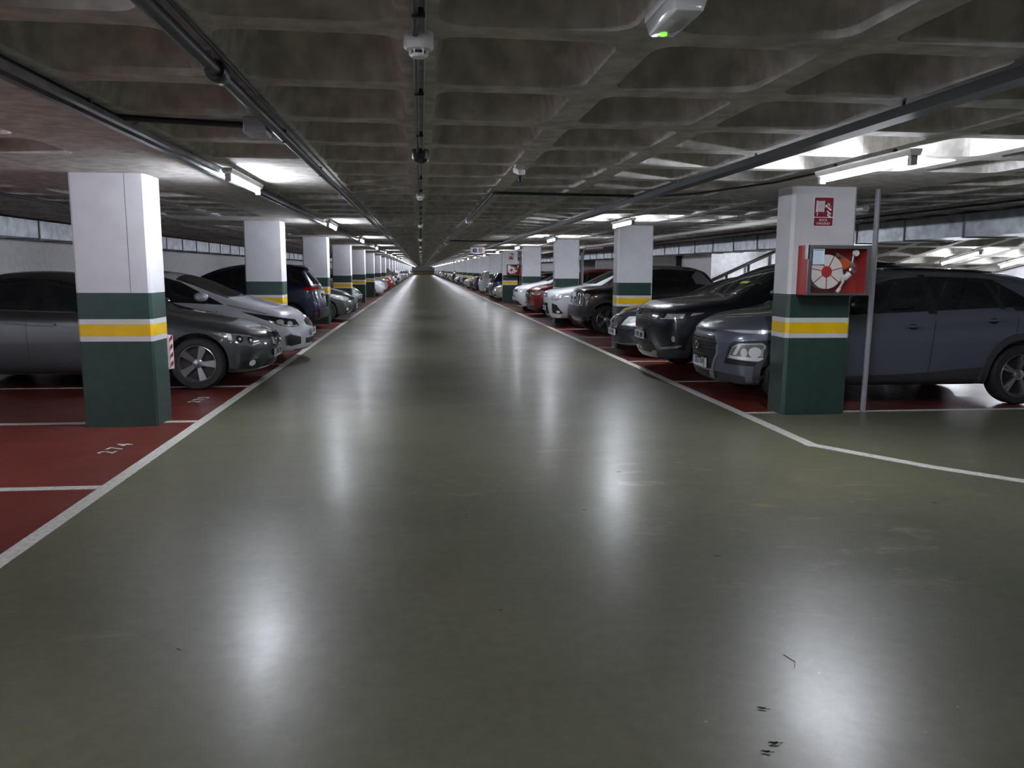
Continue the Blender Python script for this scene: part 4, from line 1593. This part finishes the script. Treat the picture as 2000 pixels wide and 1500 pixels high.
def rear_details(c, S, zl, plate_txt, badge=True, zplate=.78, tail=None):
    c.corner('tail_light', M_TAIL, tail or [(-.22, zl), (.25, zl - .03), (.28, zl + .13), (-.22, zl + .15)], front=False)
    c.plate('B', 0, zplate, plate_txt)
    if badge:
        c.piece('badge', M_CHROME, [('B', ell(0, zl + .12, .045, .035))], eps=.008)
    c.corner('reflector', M_TAIL, [(-.15, .40), (.05, .40), (.05, .44), (-.15, .44)], front=False, eps=.006)


# ---------------------------------------------------------------- blue MPV, tail out (left, third)
S = MPV
c = Car(S, P_NAVY, label='dark blue people carrier parked tail out before the third left column')
c.glass(side_glass(S, 1.1, 1.75, 3.75, 4.0, .03, .12), windshield_poly(S, 1.02, 1.85, .70, .56), [(-.60, 1.13), (.60, 1.13), (.50, 1.50), (-.50, 1.50)], 'B',
        pillars=[((2.4, 1.05), (2.5, 1.05), (2.5, 1.50), (2.4, 1.50)), ((3.35, 1.1), (3.45, 1.1), (3.45, 1.50), (3.35, 1.50))])
c.wheels(5)
c.mirrors(1.5, 1.1, P_NAVY)
rear_details(c, S, .98, '2905 HBN', zplate=.84, tail=[(-.28, 1.0), (.10, .985), (.22, .98), (.25, 1.03), (.10, 1.06), (-.28, 1.055)])
c.piece('tailgate_trim', M_SILVERP, [('B', [(-.34, .905), (.34, .905), (.34, .935), (-.34, .935)])], eps=.02)
c.piece('bumper_step', M_GREYP, [('B', [(-.70, .30), (.70, .30), (.72, .52), (-.72, .52)])], eps=.04, depth=.06)
c.piece('spoiler', P_NAVY, [('B', [(-.52, 1.50), (.52, 1.50), (.50, 1.56), (-.50, 1.56)])], eps=.10, depth=.12)
c.seams([[(1.5, .3), (1.5, 1.0)], [(2.44, .3), (2.46, 1.0)], [(3.4, 1.05), (3.2, .7)]])
c.place(-2.42, 20.95, 'L', rear=True)

# ---------------------------------------------------------------- graphite hatch (left, after third column)
S = tabs(HATCH, L=4.28)
c = Car(S, P_DGREY, label='graphite hatchback parked nose out just past the third left column')
c.glass(side_glass(S, 1.25, 1.95, 3.5, 3.9, .03, .10), windshield_poly(S, 1.12, 1.98, .68, .56), [(-.5, 1.08), (.5, 1.08), (.42, 1.33), (-.42, 1.33)], 'B')
c.wheels(5)
c.mirrors(1.55, 1.07, P_DGREY)
c.corner('headlight', M_LAMPG, [(-.22, .63), (.02, .60), (.25, .66), (.50, .80), (.30, .80), (-.05, .73), (-.24, .69)], ang=44)
c.corner('headlight_projector', M_LAMPW, ell(.12, .69, .06, .045), ang=44, eps=.014)
c.corner('headlight_projector', M_LAMPW, ell(-.06, .66, .05, .035), ang=44, eps=.014)
c.piece('grille', M_BLACKP, [('F', [(-.34, .53), (.34, .53), (.30, .64), (-.30, .64)])], eps=.005)
c.piece('grille_bars', M_CHROME, [('F', [(-.33, z), (.33, z), (.33, z + .008), (-.33, z + .008)]) for z in (.55, .58, .61)], eps=.010)
c.piece('badge', M_CHROME, [('F', ell(0, .70, .04, .045))], eps=.010)
c.plate('F', 0, .44, '7719 HGR')
c.piece('lower_intake', M_BLACKP, [('F', [(-.50, .27), (.50, .27), (.46, .37), (-.46, .37)])], eps=.004)
c.corner('fog_light', M_LAMPW, ell(-.06, .37, .055, .045), ang=42, eps=.012)
c.corner('fog_surround', M_BLACKP, ell(-.08, .37, .10, .07), ang=42, eps=.004)
c.piece('bumper_lip', M_CHROME, [('F', [(-.5, .245), (.5, .245), (.5, .26), (-.5, .26)])], eps=.012)
c.place(-1.88, 23.9, 'L')

# ---------------------------------------------------------------- silver hatch (left, behind fourth column)
S = tabs(HATCH, L=4.0, W=.87)
c = Car(S, P_LGREY, label='silver hatchback half hidden behind the fourth left column')
c.glass(side_glass(S, 1.25, 1.95, 3.2, 3.6, .03, .10), windshield_poly(S, 1.12, 1.98, .66, .56), [(-.5, 1.06), (.5, 1.06), (.42, 1.33), (-.42, 1.33)], 'B')
c.wheels(5)
c.corner('headlight', M_LAMPW, [(-.22, .66), (.02, .63), (.25, .68), (.40, .78), (.20, .78), (-.20, .75)], ang=44)
c.piece('grille', M_BLACKP, [('F', [(-.34, .58), (.34, .58), (.30, .68), (-.30, .68)])], eps=.005)
c.piece('lower_intake', M_BLACKP, [('F', [(-.50, .27), (.50, .27), (.46, .40), (-.46, .40)])], eps=.004)
c.plate('F', 0, .50, '8863 FPM')
c.place(-2.25, 31.0, 'L')

# ---------------------------------------------------------------- blue grey crossover (right, first)
S = SUV
c = Car(S, P_BLUEG, label='blue grey crossover with mesh grille parked behind the nearest right column')
sg_ = side_glass(S, 1.18, 1.78, 3.25, 3.72, .03, .115)
c.glass(sg_, windshield_poly(S, 1.05, 1.84, .70, .57), [(-.55, 1.13), (.55, 1.13), (.46, 1.38), (-.46, 1.38)], 'B',
        pillars=[((2.36, 1.04), (2.46, 1.04), (2.44, 1.47), (2.36, 1.47)), ((3.22, 1.09), (3.28, 1.09), (3.16, 1.42), (3.10, 1.42))])
c.both('window_trim', M_SILVERP, [(1.10, 1.085), (1.45, 1.275), (1.80, 1.425), (2.3, 1.475), (2.9, 1.462), (3.5, 1.40), (3.5, 1.413), (2.9, 1.476), (2.3, 1.489), (1.78, 1.438), (1.42, 1.285), (1.08, 1.095)], eps=.008)
c.wheels(5, twin=True)
c.arches(.07)
c.mirrors(1.52, 1.13, M_BLACKP)
# lower cladding between the wheels
c.both('side_cladding', M_GREYP, [(1.26, .22), (2.98, .24), (3.02, .44), (2.2, .37), (1.28, .34)], eps=.010)
c.piece('front_cladding', M_GREYP, [('F', [(-.74, .24), (.74, .24), (.76, .33), (.42, .345), (-.42, .345), (-.76, .33)])], eps=.008)
c.piece('skid_plate', M_SILVERP, [('F', [(-.40, .225), (.40, .225), (.46, .26), (-.46, .26)])], eps=.03, depth=.04)
c.piece('lower_intake', M_BLACKP, [('F', [(-.36, .27), (.36, .27), (.40, .345), (-.40, .345)])], eps=.012)
for sg in (1, -1):
    c.piece('intake_fin', M_SILVERP, [('F', [(sg * .26, .265), (sg * .31, .265), (sg * .33, .35), (sg * .29, .35)])], eps=.035, depth=.05)
G = [(-.30, .36), (.30, .36), (.44, .56), (.44, .66), (.36, .76), (-.36, .76), (-.44, .66), (-.44, .56)]
gr = c.piece('grille', M_BLACKP, [('F', G)], eps=.006)
items = []
for r in range(9):
    z = .38 + r * .042
    for q in range(-8, 9):
        y = q * .052 + (.026 if r % 2 else 0)
        lim = .30 + .14 * min(1, (z - .36) / .2) if z < .66 else .44 - .08 * (z - .66) / .1
        if abs(y) < lim - .03 and not (abs(y) < .27 and z < .47) and not (abs(y) < .07 and abs(z - .62) < .05):
            items.append(('F', [(y - .018, z - .008), (y, z - .002), (y + .018, z + .008), (y, z + .004)]))
c.piece('grille_mesh', M_MESH, items, parent=gr, eps=.014, depth=.008, res=.05)
Go = [(-.32, .345), (.32, .345), (.465, .55), (.465, .67), (.37, .775), (-.37, .775), (-.465, .67), (-.465, .55)]
c.piece('grille_surround', M_SILVERP, [('F', [Go[i], Go[(i + 1) % 8], G[(i + 1) % 8], G[i]]) for i in (7, 0, 1, 2, 6)], eps=.016)
c.piece('hood_slot', M_BLACKP, [('F', [(-.34, .80), (.34, .80), (.37, .825), (-.37, .825)])], eps=.006)
o = c.piece('badge', M_CHROME, [('F', [(a, b) for a, b in ell(0, .625, .055, .048, 18)])], eps=.03, depth=.02)
c.piece('badge_letter', M_BLACKP, [('F', [(-.032, .598), (-.020, .598), (-.010, .622), (.004, .622), (-.006, .598), (.006, .598), (.030, .652), (.018, .652), (.008, .630), (-.006, .630), (.004, .652), (-.008, .652)])], eps=.034, depth=.003, res=.02)
c.plate('F', 0, .425, '2833 KWJ')
c.corner('daytime_light', M_LAMPG, [(-.30, .835), (-.05, .815), (.20, .815), (.36, .86), (.20, .855), (-.05, .85)], ang=44, eps=.008)
c.corner('daytime_light_strip', M_LAMPW, [(-.12, .822), (.10, .820), (.10, .845), (-.10, .842)], ang=44, eps=.014)
c.corner('lamp_housing', M_BLACKP, [(-.24, .46), (.22, .45), (.32, .50), (.36, .75), (.20, .745), (-.10, .72), (-.16, .69)], ang=44, eps=.006)
hl = c.corner('headlight', M_SILVERP, [(-.19, .525), (.18, .505), (.235, .54), (.235, .69), (.20, .715), (-.04, .70), (-.12, .66)], ang=44, eps=.012)
c.corner('headlight_bezel', M_LAMPM, [(-.15, .55), (.20, .532), (.215, .55), (.215, .685), (.185, .698), (-.03, .685), (-.10, .65)], ang=44, eps=.015)
c.corner('headlight_projector', M_LAMPW, ell(.14, .61, .062, .06), ang=44, eps=.022)
c.corner('headlight_projector', M_LAMPG, ell(.03, .60, .04, .05), ang=44, eps=.020)
c.corner('headlight_trim', M_LAMPW, [(-.17, .532), (.18, .512), (.22, .54), (.22, .552), (-.14, .56)], ang=44, eps=.018)
c.corner('headlight_trim', M_LAMPW, [(-.11, .57), (-.06, .57), (.0, .69), (-.04, .69)], ang=44, eps=.020)
c.both('arch_reflector', M_SILVERP, [(.425, .56), (.455, .56), (.462, .64), (.445, .66)], eps=.02)
c.seams([[(1.42, .40), (1.36, .7), (1.42, 1.0)], [(2.38, .36), (2.40, .7), (2.44, 1.05)], [(3.42, 1.08), (3.40, .83)]])
c.handles([(2.17, .90), (3.12, .965)], P_BLUEG)
c.both('handle_recess', M_BLACKP, ell(2.17, .895, .055, .035), eps=.003)
c.both('handle_recess', M_BLACKP, ell(3.12, .96, .055, .035), eps=.003)
c.corner('tail_light', M_TAIL, [(-.25, 1.0), (.25, .98), (.28, 1.05), (-.25, 1.08)], front=False)
c.both('roof_rail', M_BLACKP, [(1.9, 1.535), (3.6, 1.50), (3.6, 1.515), (1.9, 1.55)], eps=.03, depth=.04)
c.place(3.32, 9.26, 'R', rz=-.03)

# ---------------------------------------------------------------- black SUV (right, second)
S = BIGSUV
c = Car(S, P_BLACKB, label='black SUV with silver skid plate parked beside the blue grey crossover')
c.glass(side_glass(S, 1.35, 1.98, 3.7, 4.15, .03, .12), windshield_poly(S, 1.18, 2.02, .72, .59), [(-.55, 1.2), (.55, 1.2), (.48, 1.48), (-.48, 1.48)], 'B',
        pillars=[((2.55, 1.1), (2.65, 1.1), (2.63, 1.55), (2.55, 1.55))])
c.wheels(5)
c.arches(.075)
c.mirrors(1.72, 1.2, M_BLACKP)
c.both('side_cladding', M_GREYP, [(1.38, .24), (3.15, .26), (3.18, .42), (1.40, .38)], eps=.010)
G = [(-.34, .66), (.34, .66), (.44, .74), (.36, .94), (-.36, .94), (-.44, .74)]
gr = c.piece('grille', M_BLACKP, [('F', G)], eps=.005)
items = []
for r in range(7):
    for q in range(-8, 9):
        y, z = q * .046 + (.023 if r % 2 else 0), .685 + r * .034
        if abs(y) < .34 and not abs(y) < .09 * (z > .83):
            items.append(('F', [(y - .014, z), (y, z + .009), (y + .014, z), (y, z - .004)]))
c.piece('grille_mesh', M_MESH, items, parent=gr, eps=.012, depth=.006, res=.05)
c.piece('grille_bar', M_CHROME, [('F', [(-.36, .90), (-.10, .905), (-.10, .93), (-.38, .935)]), ('F', [(.36, .90), (.10, .905), (.10, .93), (.38, .935)])], eps=.02)
c.piece('badge', M_CHROME, [('F', ell(0, .90, .085, .022)), ('F', ell(0, .905, .026, .05)), ('F', ell(0, .935, .06, .018))], eps=.028)
c.piece('hood_slot', M_BLACKP, [('F', [(-.36, .955), (.36, .955), (.38, .975), (-.38, .975)])], eps=.006)
c.corner('headlight', M_LAMPD, [(-.30, .82), (.0, .81), (.24, .84), (.44, .93), (.20, .925), (-.26, .905)], ang=44, eps=.006)
c.corner('headlight_projector', M_LAMPG, [(-.12, .83), (.16, .845), (.18, .905), (-.08, .90)], ang=44, eps=.012)
c.corner('headlight_projector', M_LAMPW, ell(-.02, .865, .034, .026), ang=44, eps=.018)
c.corner('headlight_trim', M_LAMPW, [(-.20, .82), (.12, .832), (.12, .840), (-.20, .832)], ang=44, eps=.018)
c.corner('headlight_trim', M_SILVERP, [(.24, .875), (.36, .905), (.38, .925), (.26, .915)], ang=44, eps=.018)
c.plate('F', 0, .56, '4708 LMM')
c.piece('lower_intake', M_BLACKP, [('F', [(-.44, .37), (.44, .37), (.36, .48), (-.36, .48)])], eps=.006)
c.piece('skid_plate', M_SILVERP, [('F', [(-.46, .255), (.46, .255), (.52, .36), (.46, .365), (.36, .325), (-.36, .325), (-.46, .365), (-.52, .36)])], eps=.04, depth=.06)
c.corner('fog_surround', M_BLACKP, [(-.02, .44), (.12, .46), (.14, .66), (.02, .68), (-.04, .60)], ang=44, eps=.006)
c.corner('fog_light', M_LAMPG, ell(.05, .55, .03, .045), ang=44, eps=.012)
c.corner('bumper_trim', M_SILVERP, [(-.20, .385), (.10, .42), (.16, .45), (.14, .465), (-.20, .41)], ang=44, eps=.016)
c.corner('bumper_cladding', M_GREYP, [(-.30, .27), (.20, .28), (.24, .40), (.10, .40), (-.22, .37)], ang=44, eps=.008)
c.seams([[(1.5, .42), (1.5, 1.02)], [(.5, .98), (1.2, 1.06)]])
MBc = MB().box(-.03, .03, -.14, .14, -.002, .002)
o = MBc.build('dashboard_card', M_HIVIS, c.root)
o.location = (1.50, .30, 1.405)
o.rotation_euler = (0, -.47, .0)
hit = c.bvh.ray_cast(Vector((1.50, -.30, 3)), Vector((0, 0, -1)))
o.location = (1.50, -.34, hit[0].z + .012)
c.both('roof_rail', M_BLACKP, [(2.0, 1.66), (4.0, 1.62), (4.0, 1.645), (2.0, 1.685)], eps=.04, depth=.05)
c.corner('tail_light', M_TAIL, [(-.25, 1.05), (.25, 1.03), (.28, 1.12), (-.25, 1.14)], front=False)
c.place(3.25, 11.68, 'R')

# ---------------------------------------------------------------- dark saloon with chrome framed grille (right, third)
S = tabs(SEDAN, L=4.57, W=.885, R=.316, axles=(.90, 3.47), zs=.18)
S['top'] = [(0, .74), (.35, .83), (.9, .93), (1.35, .99), (1.5, 1.05), (2.05, 1.34), (2.5, 1.44), (3.0, 1.45), (3.4, 1.41), (3.8, 1.24), (4.1, 1.1), (4.57, 1.04)]
c = Car(S, P_BLACKB, label='blue black saloon with chrome framed grille parked before the second right column')
c.glass(side_glass(S, 1.55, 2.15, 3.35, 3.85, .03, .10), windshield_poly(S, 1.4, 2.25, .64, .53), windshield_poly(S, 4.0, 3.5, .56, .48))
c.wheels(5)
c.mirrors(1.7, 1.0, P_BLACKB)
G = [(-.22, .52), (.22, .52), (.32, .70), (-.32, .70)]
gr = c.piece('grille', M_BLACKP, [('F', G)], eps=.005)
c.piece('grille_bars', M_GREYP, [('F', [(-.24 - q * .012, .545 + q * .032), (.24 + q * .012, .545 + q * .032), (.24 + q * .012, .553 + q * .032), (-.24 - q * .012, .553 + q * .032)]) for q in range(5)], eps=.012)
Go = [(-.235, .495), (.235, .495), (.345, .72), (-.345, .72)]
c.piece('grille_surround', M_CHROME, [('F', [Go[i], Go[(i + 1) % 4], G[(i + 1) % 4], G[i]]) for i in range(4)], eps=.018)
c.piece('badge', M_CHROME, [('F', [(-.08, .585), (.06, .575), (.08, .60), (.06, .65), (-.06, .655), (-.085, .63)])], eps=.024)
c.corner('headlight', M_LAMPG, [(-.38, .55), (.02, .545), (.20, .60), (.22, .70), (-.10, .715), (-.26, .705)], ang=38, eps=.008)
c.corner('headlight_projector', M_LAMPW, ell(-.08, .62, .08, .055), ang=38, eps=.016)
c.corner('headlight_trim', M_LAMPW, [(-.30, .56), (.02, .552), (.10, .58), (-.20, .585)], ang=38, eps=.016)
c.plate('F', 0, .415, '6124 BVJ')
c.piece('lower_intake', M_BLACKP, [('F', [(-.34, .24), (.34, .24), (.36, .335), (-.36, .335)])], eps=.006)
c.piece('intake_frame', M_GREYP, [('F', [(-.38, .335), (.38, .335), (.38, .35), (-.38, .35)]), ('F', [(-.39, .225), (.39, .225), (.39, .24), (-.39, .24)])], eps=.012)
c.piece('bumper_strip', P_BLACKB, [('F', [(-.60, .475), (.60, .475), (.62, .492), (-.62, .492)])], eps=.014)
c.place(3.41, 14.08, 'R')

# ---------------------------------------------------------------- compact black off roader (right, after second column)
S = BOXY
c = Car(S, P_BLACK, label='compact black off roader with silver roof edge beyond the second right column')
c.glass(side_glass(S, 1.05, 1.42, 2.75, 2.85, .03, .12), windshield_poly(S, .92, 1.45, .60, .54), [(-.5, 1.18), (.5, 1.18), (.42, 1.40), (-.42, 1.40)], 'B')
c.wheels(5)
c.arches(.07)
c.mirrors(1.22, 1.2, M_BLACKP)
c.both('rear_pillar', P_LGREY, [(2.86, 1.20), (3.30, 1.15), (3.24, 1.24), (3.05, 1.47), (2.92, 1.50), (2.78, 1.38)], eps=.008)
c.both('roof_edge', P_LGREY, [(1.5, 1.50), (2.1, 1.545), (2.9, 1.50), (2.9, 1.56), (2.1, 1.60), (1.5, 1.56)], eps=.006)
c.corner('tail_light', M_TAIL, [(-.2, 1.07), (.16, 1.07), (.16, 1.14), (-.2, 1.14)], front=False)
c.piece('front_bumper', M_GREYP, [('F', [(-.76, .42), (.76, .42), (.76, .66), (-.76, .66)])], eps=.07, depth=.10)
c.piece('grille', M_LAMPD, [('F', [(-.42, .72), (.42, .72), (.40, .92), (-.40, .92)])], eps=.006)
c.plate('F', 0, .93, '')
c.piece('winch_bar', M_CHROME, [('F', [(-.46, .70), (-.43, .70), (-.43, .95), (-.46, .95)]), ('F', [(.43, .70), (.46, .70), (.46, .95), (.43, .95)]), ('F', [(-.30, .78), (.30, .78), (.30, .80), (-.30, .80)])], eps=.03)
c.corner('headlight', M_LAMPG, ell(-.02, .90, .07, .06), ang=40, eps=.014)
c.corner('turn_signal', M_AMBER, ell(.10, .86, .04, .035), ang=40, eps=.014)
c.corner('reflector', M_TAIL, [(-.05, .44), (.0, .44), (.0, .54), (-.05, .54)], ang=40, eps=.01)
c.place(3.68, 19.28, 'R')

# ---------------------------------------------------------------- white SUV (right)
S = tabs(BIGSUV, L=4.50, W=.92)
S['top'] = [(0, .95), (.3, 1.01), (.8, 1.08), (1.12, 1.12), (1.28, 1.19), (1.85, 1.50), (2.25, 1.64), (2.8, 1.68), (3.5, 1.66), (4.1, 1.6), (4.5, 1.56)]
c = Car(S, P_WHITE, label='white SUV with angular fog lamp intakes parked beyond the black off roader')
c.glass(side_glass(S, 1.35, 1.98, 3.6, 4.0, .03, .12), windshield_poly(S, 1.18, 2.02, .70, .58), [(-.55, 1.2), (.55, 1.2), (.48, 1.48), (-.48, 1.48)], 'B')
c.wheels(5)
c.mirrors(1.70, 1.18, P_WHITE)
c.piece('grille', M_BLACKP, [('F', [(-.34, .80), (.34, .80), (.30, .89), (-.30, .89)])], eps=.006)
c.piece('grille_bar', M_CHROME, [('F', [(-.32, .835), (.32, .835), (.32, .85), (-.32, .85)])], eps=.014)
c.piece('badge', M_PLATEB, [('F', ell(0, .845, .07, .03))], eps=.02)
c.corner('headlight', M_LAMPG, [(-.28, .74), (.05, .74), (.42, .88), (.36, .92), (.0, .88), (-.24, .83)], ang=42, eps=.008)
c.corner('headlight_projector', M_LAMPW, [(-.10, .76), (.12, .78), (.16, .86), (-.04, .84)], ang=42, eps=.014)
c.piece('lower_intake', M_BLACKP, [('F', [(-.33, .34), (.33, .34), (.35, .64), (-.35, .64)])], eps=.006)
c.plate('F', 0, .50, '1942 HWD', w=.46)
c.corner('side_intake', M_BLACKP, [(-.24, .38), (.10, .36), (.16, .40), (-.02, .60), (-.22, .64)], ang=40, eps=.006)
c.corner('fog_light', M_LAMPW, ell(.02, .42, .07, .035), ang=40, eps=.014)
c.piece('lip_slot', M_BLACKP, [('F', [(-.34, .27), (.34, .27), (.34, .31), (-.34, .31)])], eps=.006)
c.place(3.30, 21.45, 'R')

# ---------------------------------------------------------------- red crossover (right)
S = tabs(SUV, L=4.45, W=.92)
c = Car(S, P_RED, label='red crossover with hooked chrome lamp trim before the fourth right column')
c.glass(side_glass(S, 1.18, 1.78, 3.5, 3.9, .03, .115), windshield_poly(S, 1.05, 1.84, .70, .57), [(-.55, 1.13), (.55, 1.13), (.46, 1.38), (-.46, 1.38)], 'B')
c.wheels(5)
c.arches(.06)
c.mirrors(1.52, 1.13, M_BLACKP)
c.piece('grille', M_LAMPD, [('F', [(-.40, .50), (.40, .50), (.46, .72), (.38, .84), (-.38, .84), (-.46, .72)])], eps=.006)
c.piece('badge', M_CHROME, [('F', ell(0, .70, .06, .07))], eps=.014)
c.corner('headlight', M_LAMPG, [(-.20, .72), (.05, .70), (.30, .82), (.20, .86), (-.10, .84)], ang=42, eps=.008)
c.corner('headlight_trim', M_CHROME, [(-.30, .60), (-.22, .60), (-.28, .72), (-.14, .86), (-.18, .88), (-.36, .74)], ang=42, eps=.014)
c.piece('lower_cladding', M_GREYP, [('F', [(-.66, .24), (.66, .24), (.68, .36), (-.68, .36)])], eps=.01)
c.piece('skid_plate', M_SILVERP, [('F', [(-.60, .235), (.60, .235), (.60, .26), (-.60, .26)])], eps=.03)
c.plate('F', 0, .44, '3310 KRS')
c.place(3.45, 26.35, 'R')

# ---------------------------------------------------------------- white crossover behind it
S = tabs(SUV, L=4.12, W=.89)
c = Car(S, P_WHITE, label='white crossover parked in front of the fourth right column behind the red one')
c.glass(side_glass(S, 1.18, 1.78, 3.2, 3.6, .03, .115), windshield_poly(S, 1.05, 1.84, .70, .57), [(-.55, 1.13), (.55, 1.13), (.46, 1.38), (-.46, 1.38)], 'B')
c.wheels(5)
c.mirrors(1.52, 1.13, P_WHITE)
c.piece('grille', M_BLACKP, [('F', [(-.50, .74), (.50, .74), (.46, .82), (-.46, .82)])], eps=.006)
c.piece('badge', M_CHROME, [('F', ell(0, .78, .05, .07))], eps=.014)
c.corner('headlight', M_LAMPG, [(-.24, .74), (.1, .74), (.36, .84), (.10, .86), (-.22, .83)], ang=42, eps=.008)
c.piece('lower_intake', M_BLACKP, [('F', [(-.66, .26), (.66, .26), (.46, .42), (-.46, .42)])], eps=.006)
c.piece('bumper_slot', M_BLACKP, [('F', [(-.30, .56), (.30, .56), (.30, .59), (-.30, .59)])], eps=.006)
c.plate('F', 0, .50, '5527 JMT')
c.place(3.30, 28.75, 'R')


# ---------------------------------------------------------------- distant cars : one mesh each, shared
def far_mesh(S, rear=False):
    raw = car_body(S, 1)
    bvh = BVHTree.FromPolygons([v.co.copy() for v in raw.vertices], [tuple(p.vertices) for p in raw.polygons])
    mb = MB()
    mb.add([v.co.copy() for v in raw.vertices], [tuple(p.vertices) for p in raw.polygons], 0)

    class D: pass
    c = Car.__new__(Car)
    c.S, c.bvh = S, bvh
    q = .14
    sgl = side_glass(S, 1.25, 1.9, S['L'] - 1.0, S['L'] - .6, .03, .11)
    c._patch(mb, c.M('L'), sgl, .006, .01, q, 1)
    c._patch(mb, c.M('R'), [(-a, b) for a, b in sgl], .006, .01, q, 1)
    c._patch(mb, c.M('T'), windshield_poly(S, 1.12, 1.95, .66, .55), .006, .01, q, 1)
    zt = interp(S['top'], S['L']) - .06
    zb = interp(S['belt'], S['L'])
    if S['tail'][-1][1] > .2:
        c._patch(mb, c.M('B'), [(-.5, zb), (.5, zb), (.42, zt), (-.42, zt)], .006, .01, q, 1)
    zh = interp(S['top'], .1)
    for sg in (1, -1):
        c._patch(mb, c.M('F'), [(sg * .34, zh - .20), (sg * .66, zh - .14), (sg * .70, zh - .06), (sg * .36, zh - .11)], .01, .01, .1, 2)
        c._patch(mb, c.M('B'), [(sg * .48, zb - .18), (sg * .72, zb - .18), (sg * .72, zb - .04), (sg * .48, zb - .04)], .01, .01, .1, 3)
    c._patch(mb, c.M('F'), [(-.34, zh - .24), (.34, zh - .24), (.30, zh - .12), (-.30, zh - .12)], .008, .01, .15, 4)
    c._patch(mb, c.M('F'), [(-.5, .26), (.5, .26), (.46, .36), (-.46, .36)], .008, .01, .15, 4)
    for x, z in ((0, .45),):
        c._patch(mb, c.M('F'), [(-.25, .42), (.25, .42), (.25, .52), (-.25, .52)], .02, .02, .2, 5)
        c._patch(mb, c.M('B'), [(-.25, .62), (.25, .62), (.25, .72), (-.25, .72)], .02, .02, .2, 5)
    R = S['R']
    for x in S['axles']:
        for sg in (1, -1):
            mb.lathe([(.001, sg * (S['W'] - .2)), (R, sg * (S['W'] - .2)), (R, sg * (S['W'] + .005)), (R * .7, sg * (S['W'] + .006)), (R * .66, sg * (S['W'] - .01)), (.001, sg * (S['W'] - .01))], 'Y', (x, 0, R), 18, 4)
            mb.lathe([(R * .2, sg * (S['W'] - .008)), (R * .66, sg * (S['W'] - .002)), (R * .66, sg * (S['W'] - .01))], 'Y', (x, 0, R), 18, 6)
    return mb.mesh('parked_car', [P_WHITE, M_GLASS, M_LAMPW, M_TAIL, M_BLACKP, M_PLATE, M_RIM], smooth=40, fix=False)


FAR = [far_mesh(tabs(HATCH, L=4.2)), far_mesh(tabs(SUV, L=4.3)), far_mesh(SEDAN), far_mesh(MPV)]
FARL = [4.2, 4.3, 4.84, 4.35]


def far_car(kind, side, y, pm, rear=False, label=None, group=None, xn=None):
    L = FARL[kind]
    o = bpy.data.objects.new('parked_car', FAR[kind])
    COL.objects.link(o)
    o.material_slots[0].link = 'OBJECT'
    o.material_slots[0].material = pm
    if side == 'L':
        xn = -1.95 if xn is None else xn
        o.location, o.rotation_euler = ((xn, y, 0), (0, 0, PI)) if not rear else ((xn - L, y, 0), (0, 0, 0))
    else:
        xn = 3.4 if xn is None else xn
        o.location, o.rotation_euler = ((xn, y, 0), (0, 0, 0)) if not rear else ((xn + L, y, 0), (0, 0, PI))
    s = {'L': 'left', 'R': 'right'}[side]
    tag(o, label or f'distant parked car far down the {s} row', 'car', group or f'distant cars in the {s} row')
    return o


mid = [
    (0, 'L', 45.54, P_WHITE, False, 'white hatchback just past the sixth left column'),
    (1, 'L', 47.96, P_WHITE, False, 'second white car beyond the white hatchback on the left'),
    (0, 'L', 60.06, P_RED, False, 'red hatchback standing out in the distance on the left'),
    (3, 'L', 62.48, P_BEIGE, True, 'pale beige van parked tail out after the distant red car'),
    (2, 'L', 69.74, P_BLACK, False, 'black saloon beyond the distant beige van on the left'),
    (1, 'L', 74.58, P_BLACKB, False, 'black crossover beyond the distant black saloon on the left'),
    (2, 'R', 38.28, P_BEIGE, False, 'champagne saloon just past the fifth right column'),
    (0, 'R', 40.70, P_NAVY, True, 'dark blue hatchback beyond the champagne saloon'),
    (0, 'R', 43.12, P_BLACK, False, 'black hatchback before the sixth right column'),
    (1, 'R', 47.96, P_WHITE, True, 'white crossover parked tail out after the sixth right column'),
    (2, 'R', 52.8, P_NAVY, True, 'dark saloon with red tail lamps beyond the white crossover'),
    (3, 'R', 57.64, P_DGREY, False, 'grey people carrier in the middle distance on the right'),
    (2, 'R', 62.48, P_BEIGE, False, 'pale saloon beyond the grey people carrier'),
    (2, 'R', 64.9, P_LGREY, False, 'silver saloon beyond the pale saloon on the right'),
]
for kd, sd, y, pm, rr_, lab in mid:
    far_car(kd, sd, y, pm, rr_, lab, 'cars in the middle distance')
pal = [('white', P_WHITE), ('white', P_WHITE), ('grey', P_LGREY), ('black', P_BLACK), ('dark grey', P_DGREY), ('black', P_BLACKB), ('silver', P_SILVER), ('dark blue', P_NAVY), ('red', P_RED), ('beige', P_BEIGE), ('blue', P_BLUE), ('grey', P_LGREY)]
for side in 'LR':
    y = 8.03 + STALL * (28.5 if side == 'L' else 25.5)
    while y < YEND - 4:
        if random.random() < .72:
            kd, (cn, pm), rv = random.choice((0, 0, 1, 1, 2, 3)), random.choice(pal), random.random() < .35
            far_car(kd, side, y, pm, rv, f"distant {cn} {('hatchback', 'crossover', 'saloon', 'people carrier')[kd]} far down the {'left' if side == 'L' else 'right'} row",
                    f"distant {cn} {('hatchbacks', 'crossovers', 'saloons', 'people carriers')[kd]} in the {'left' if side == 'L' else 'right'} row",
                    xn=(-1.95 if side == 'L' else 3.4) - (1 if side == 'L' else -1) * random.random() * .35)
        y += STALL
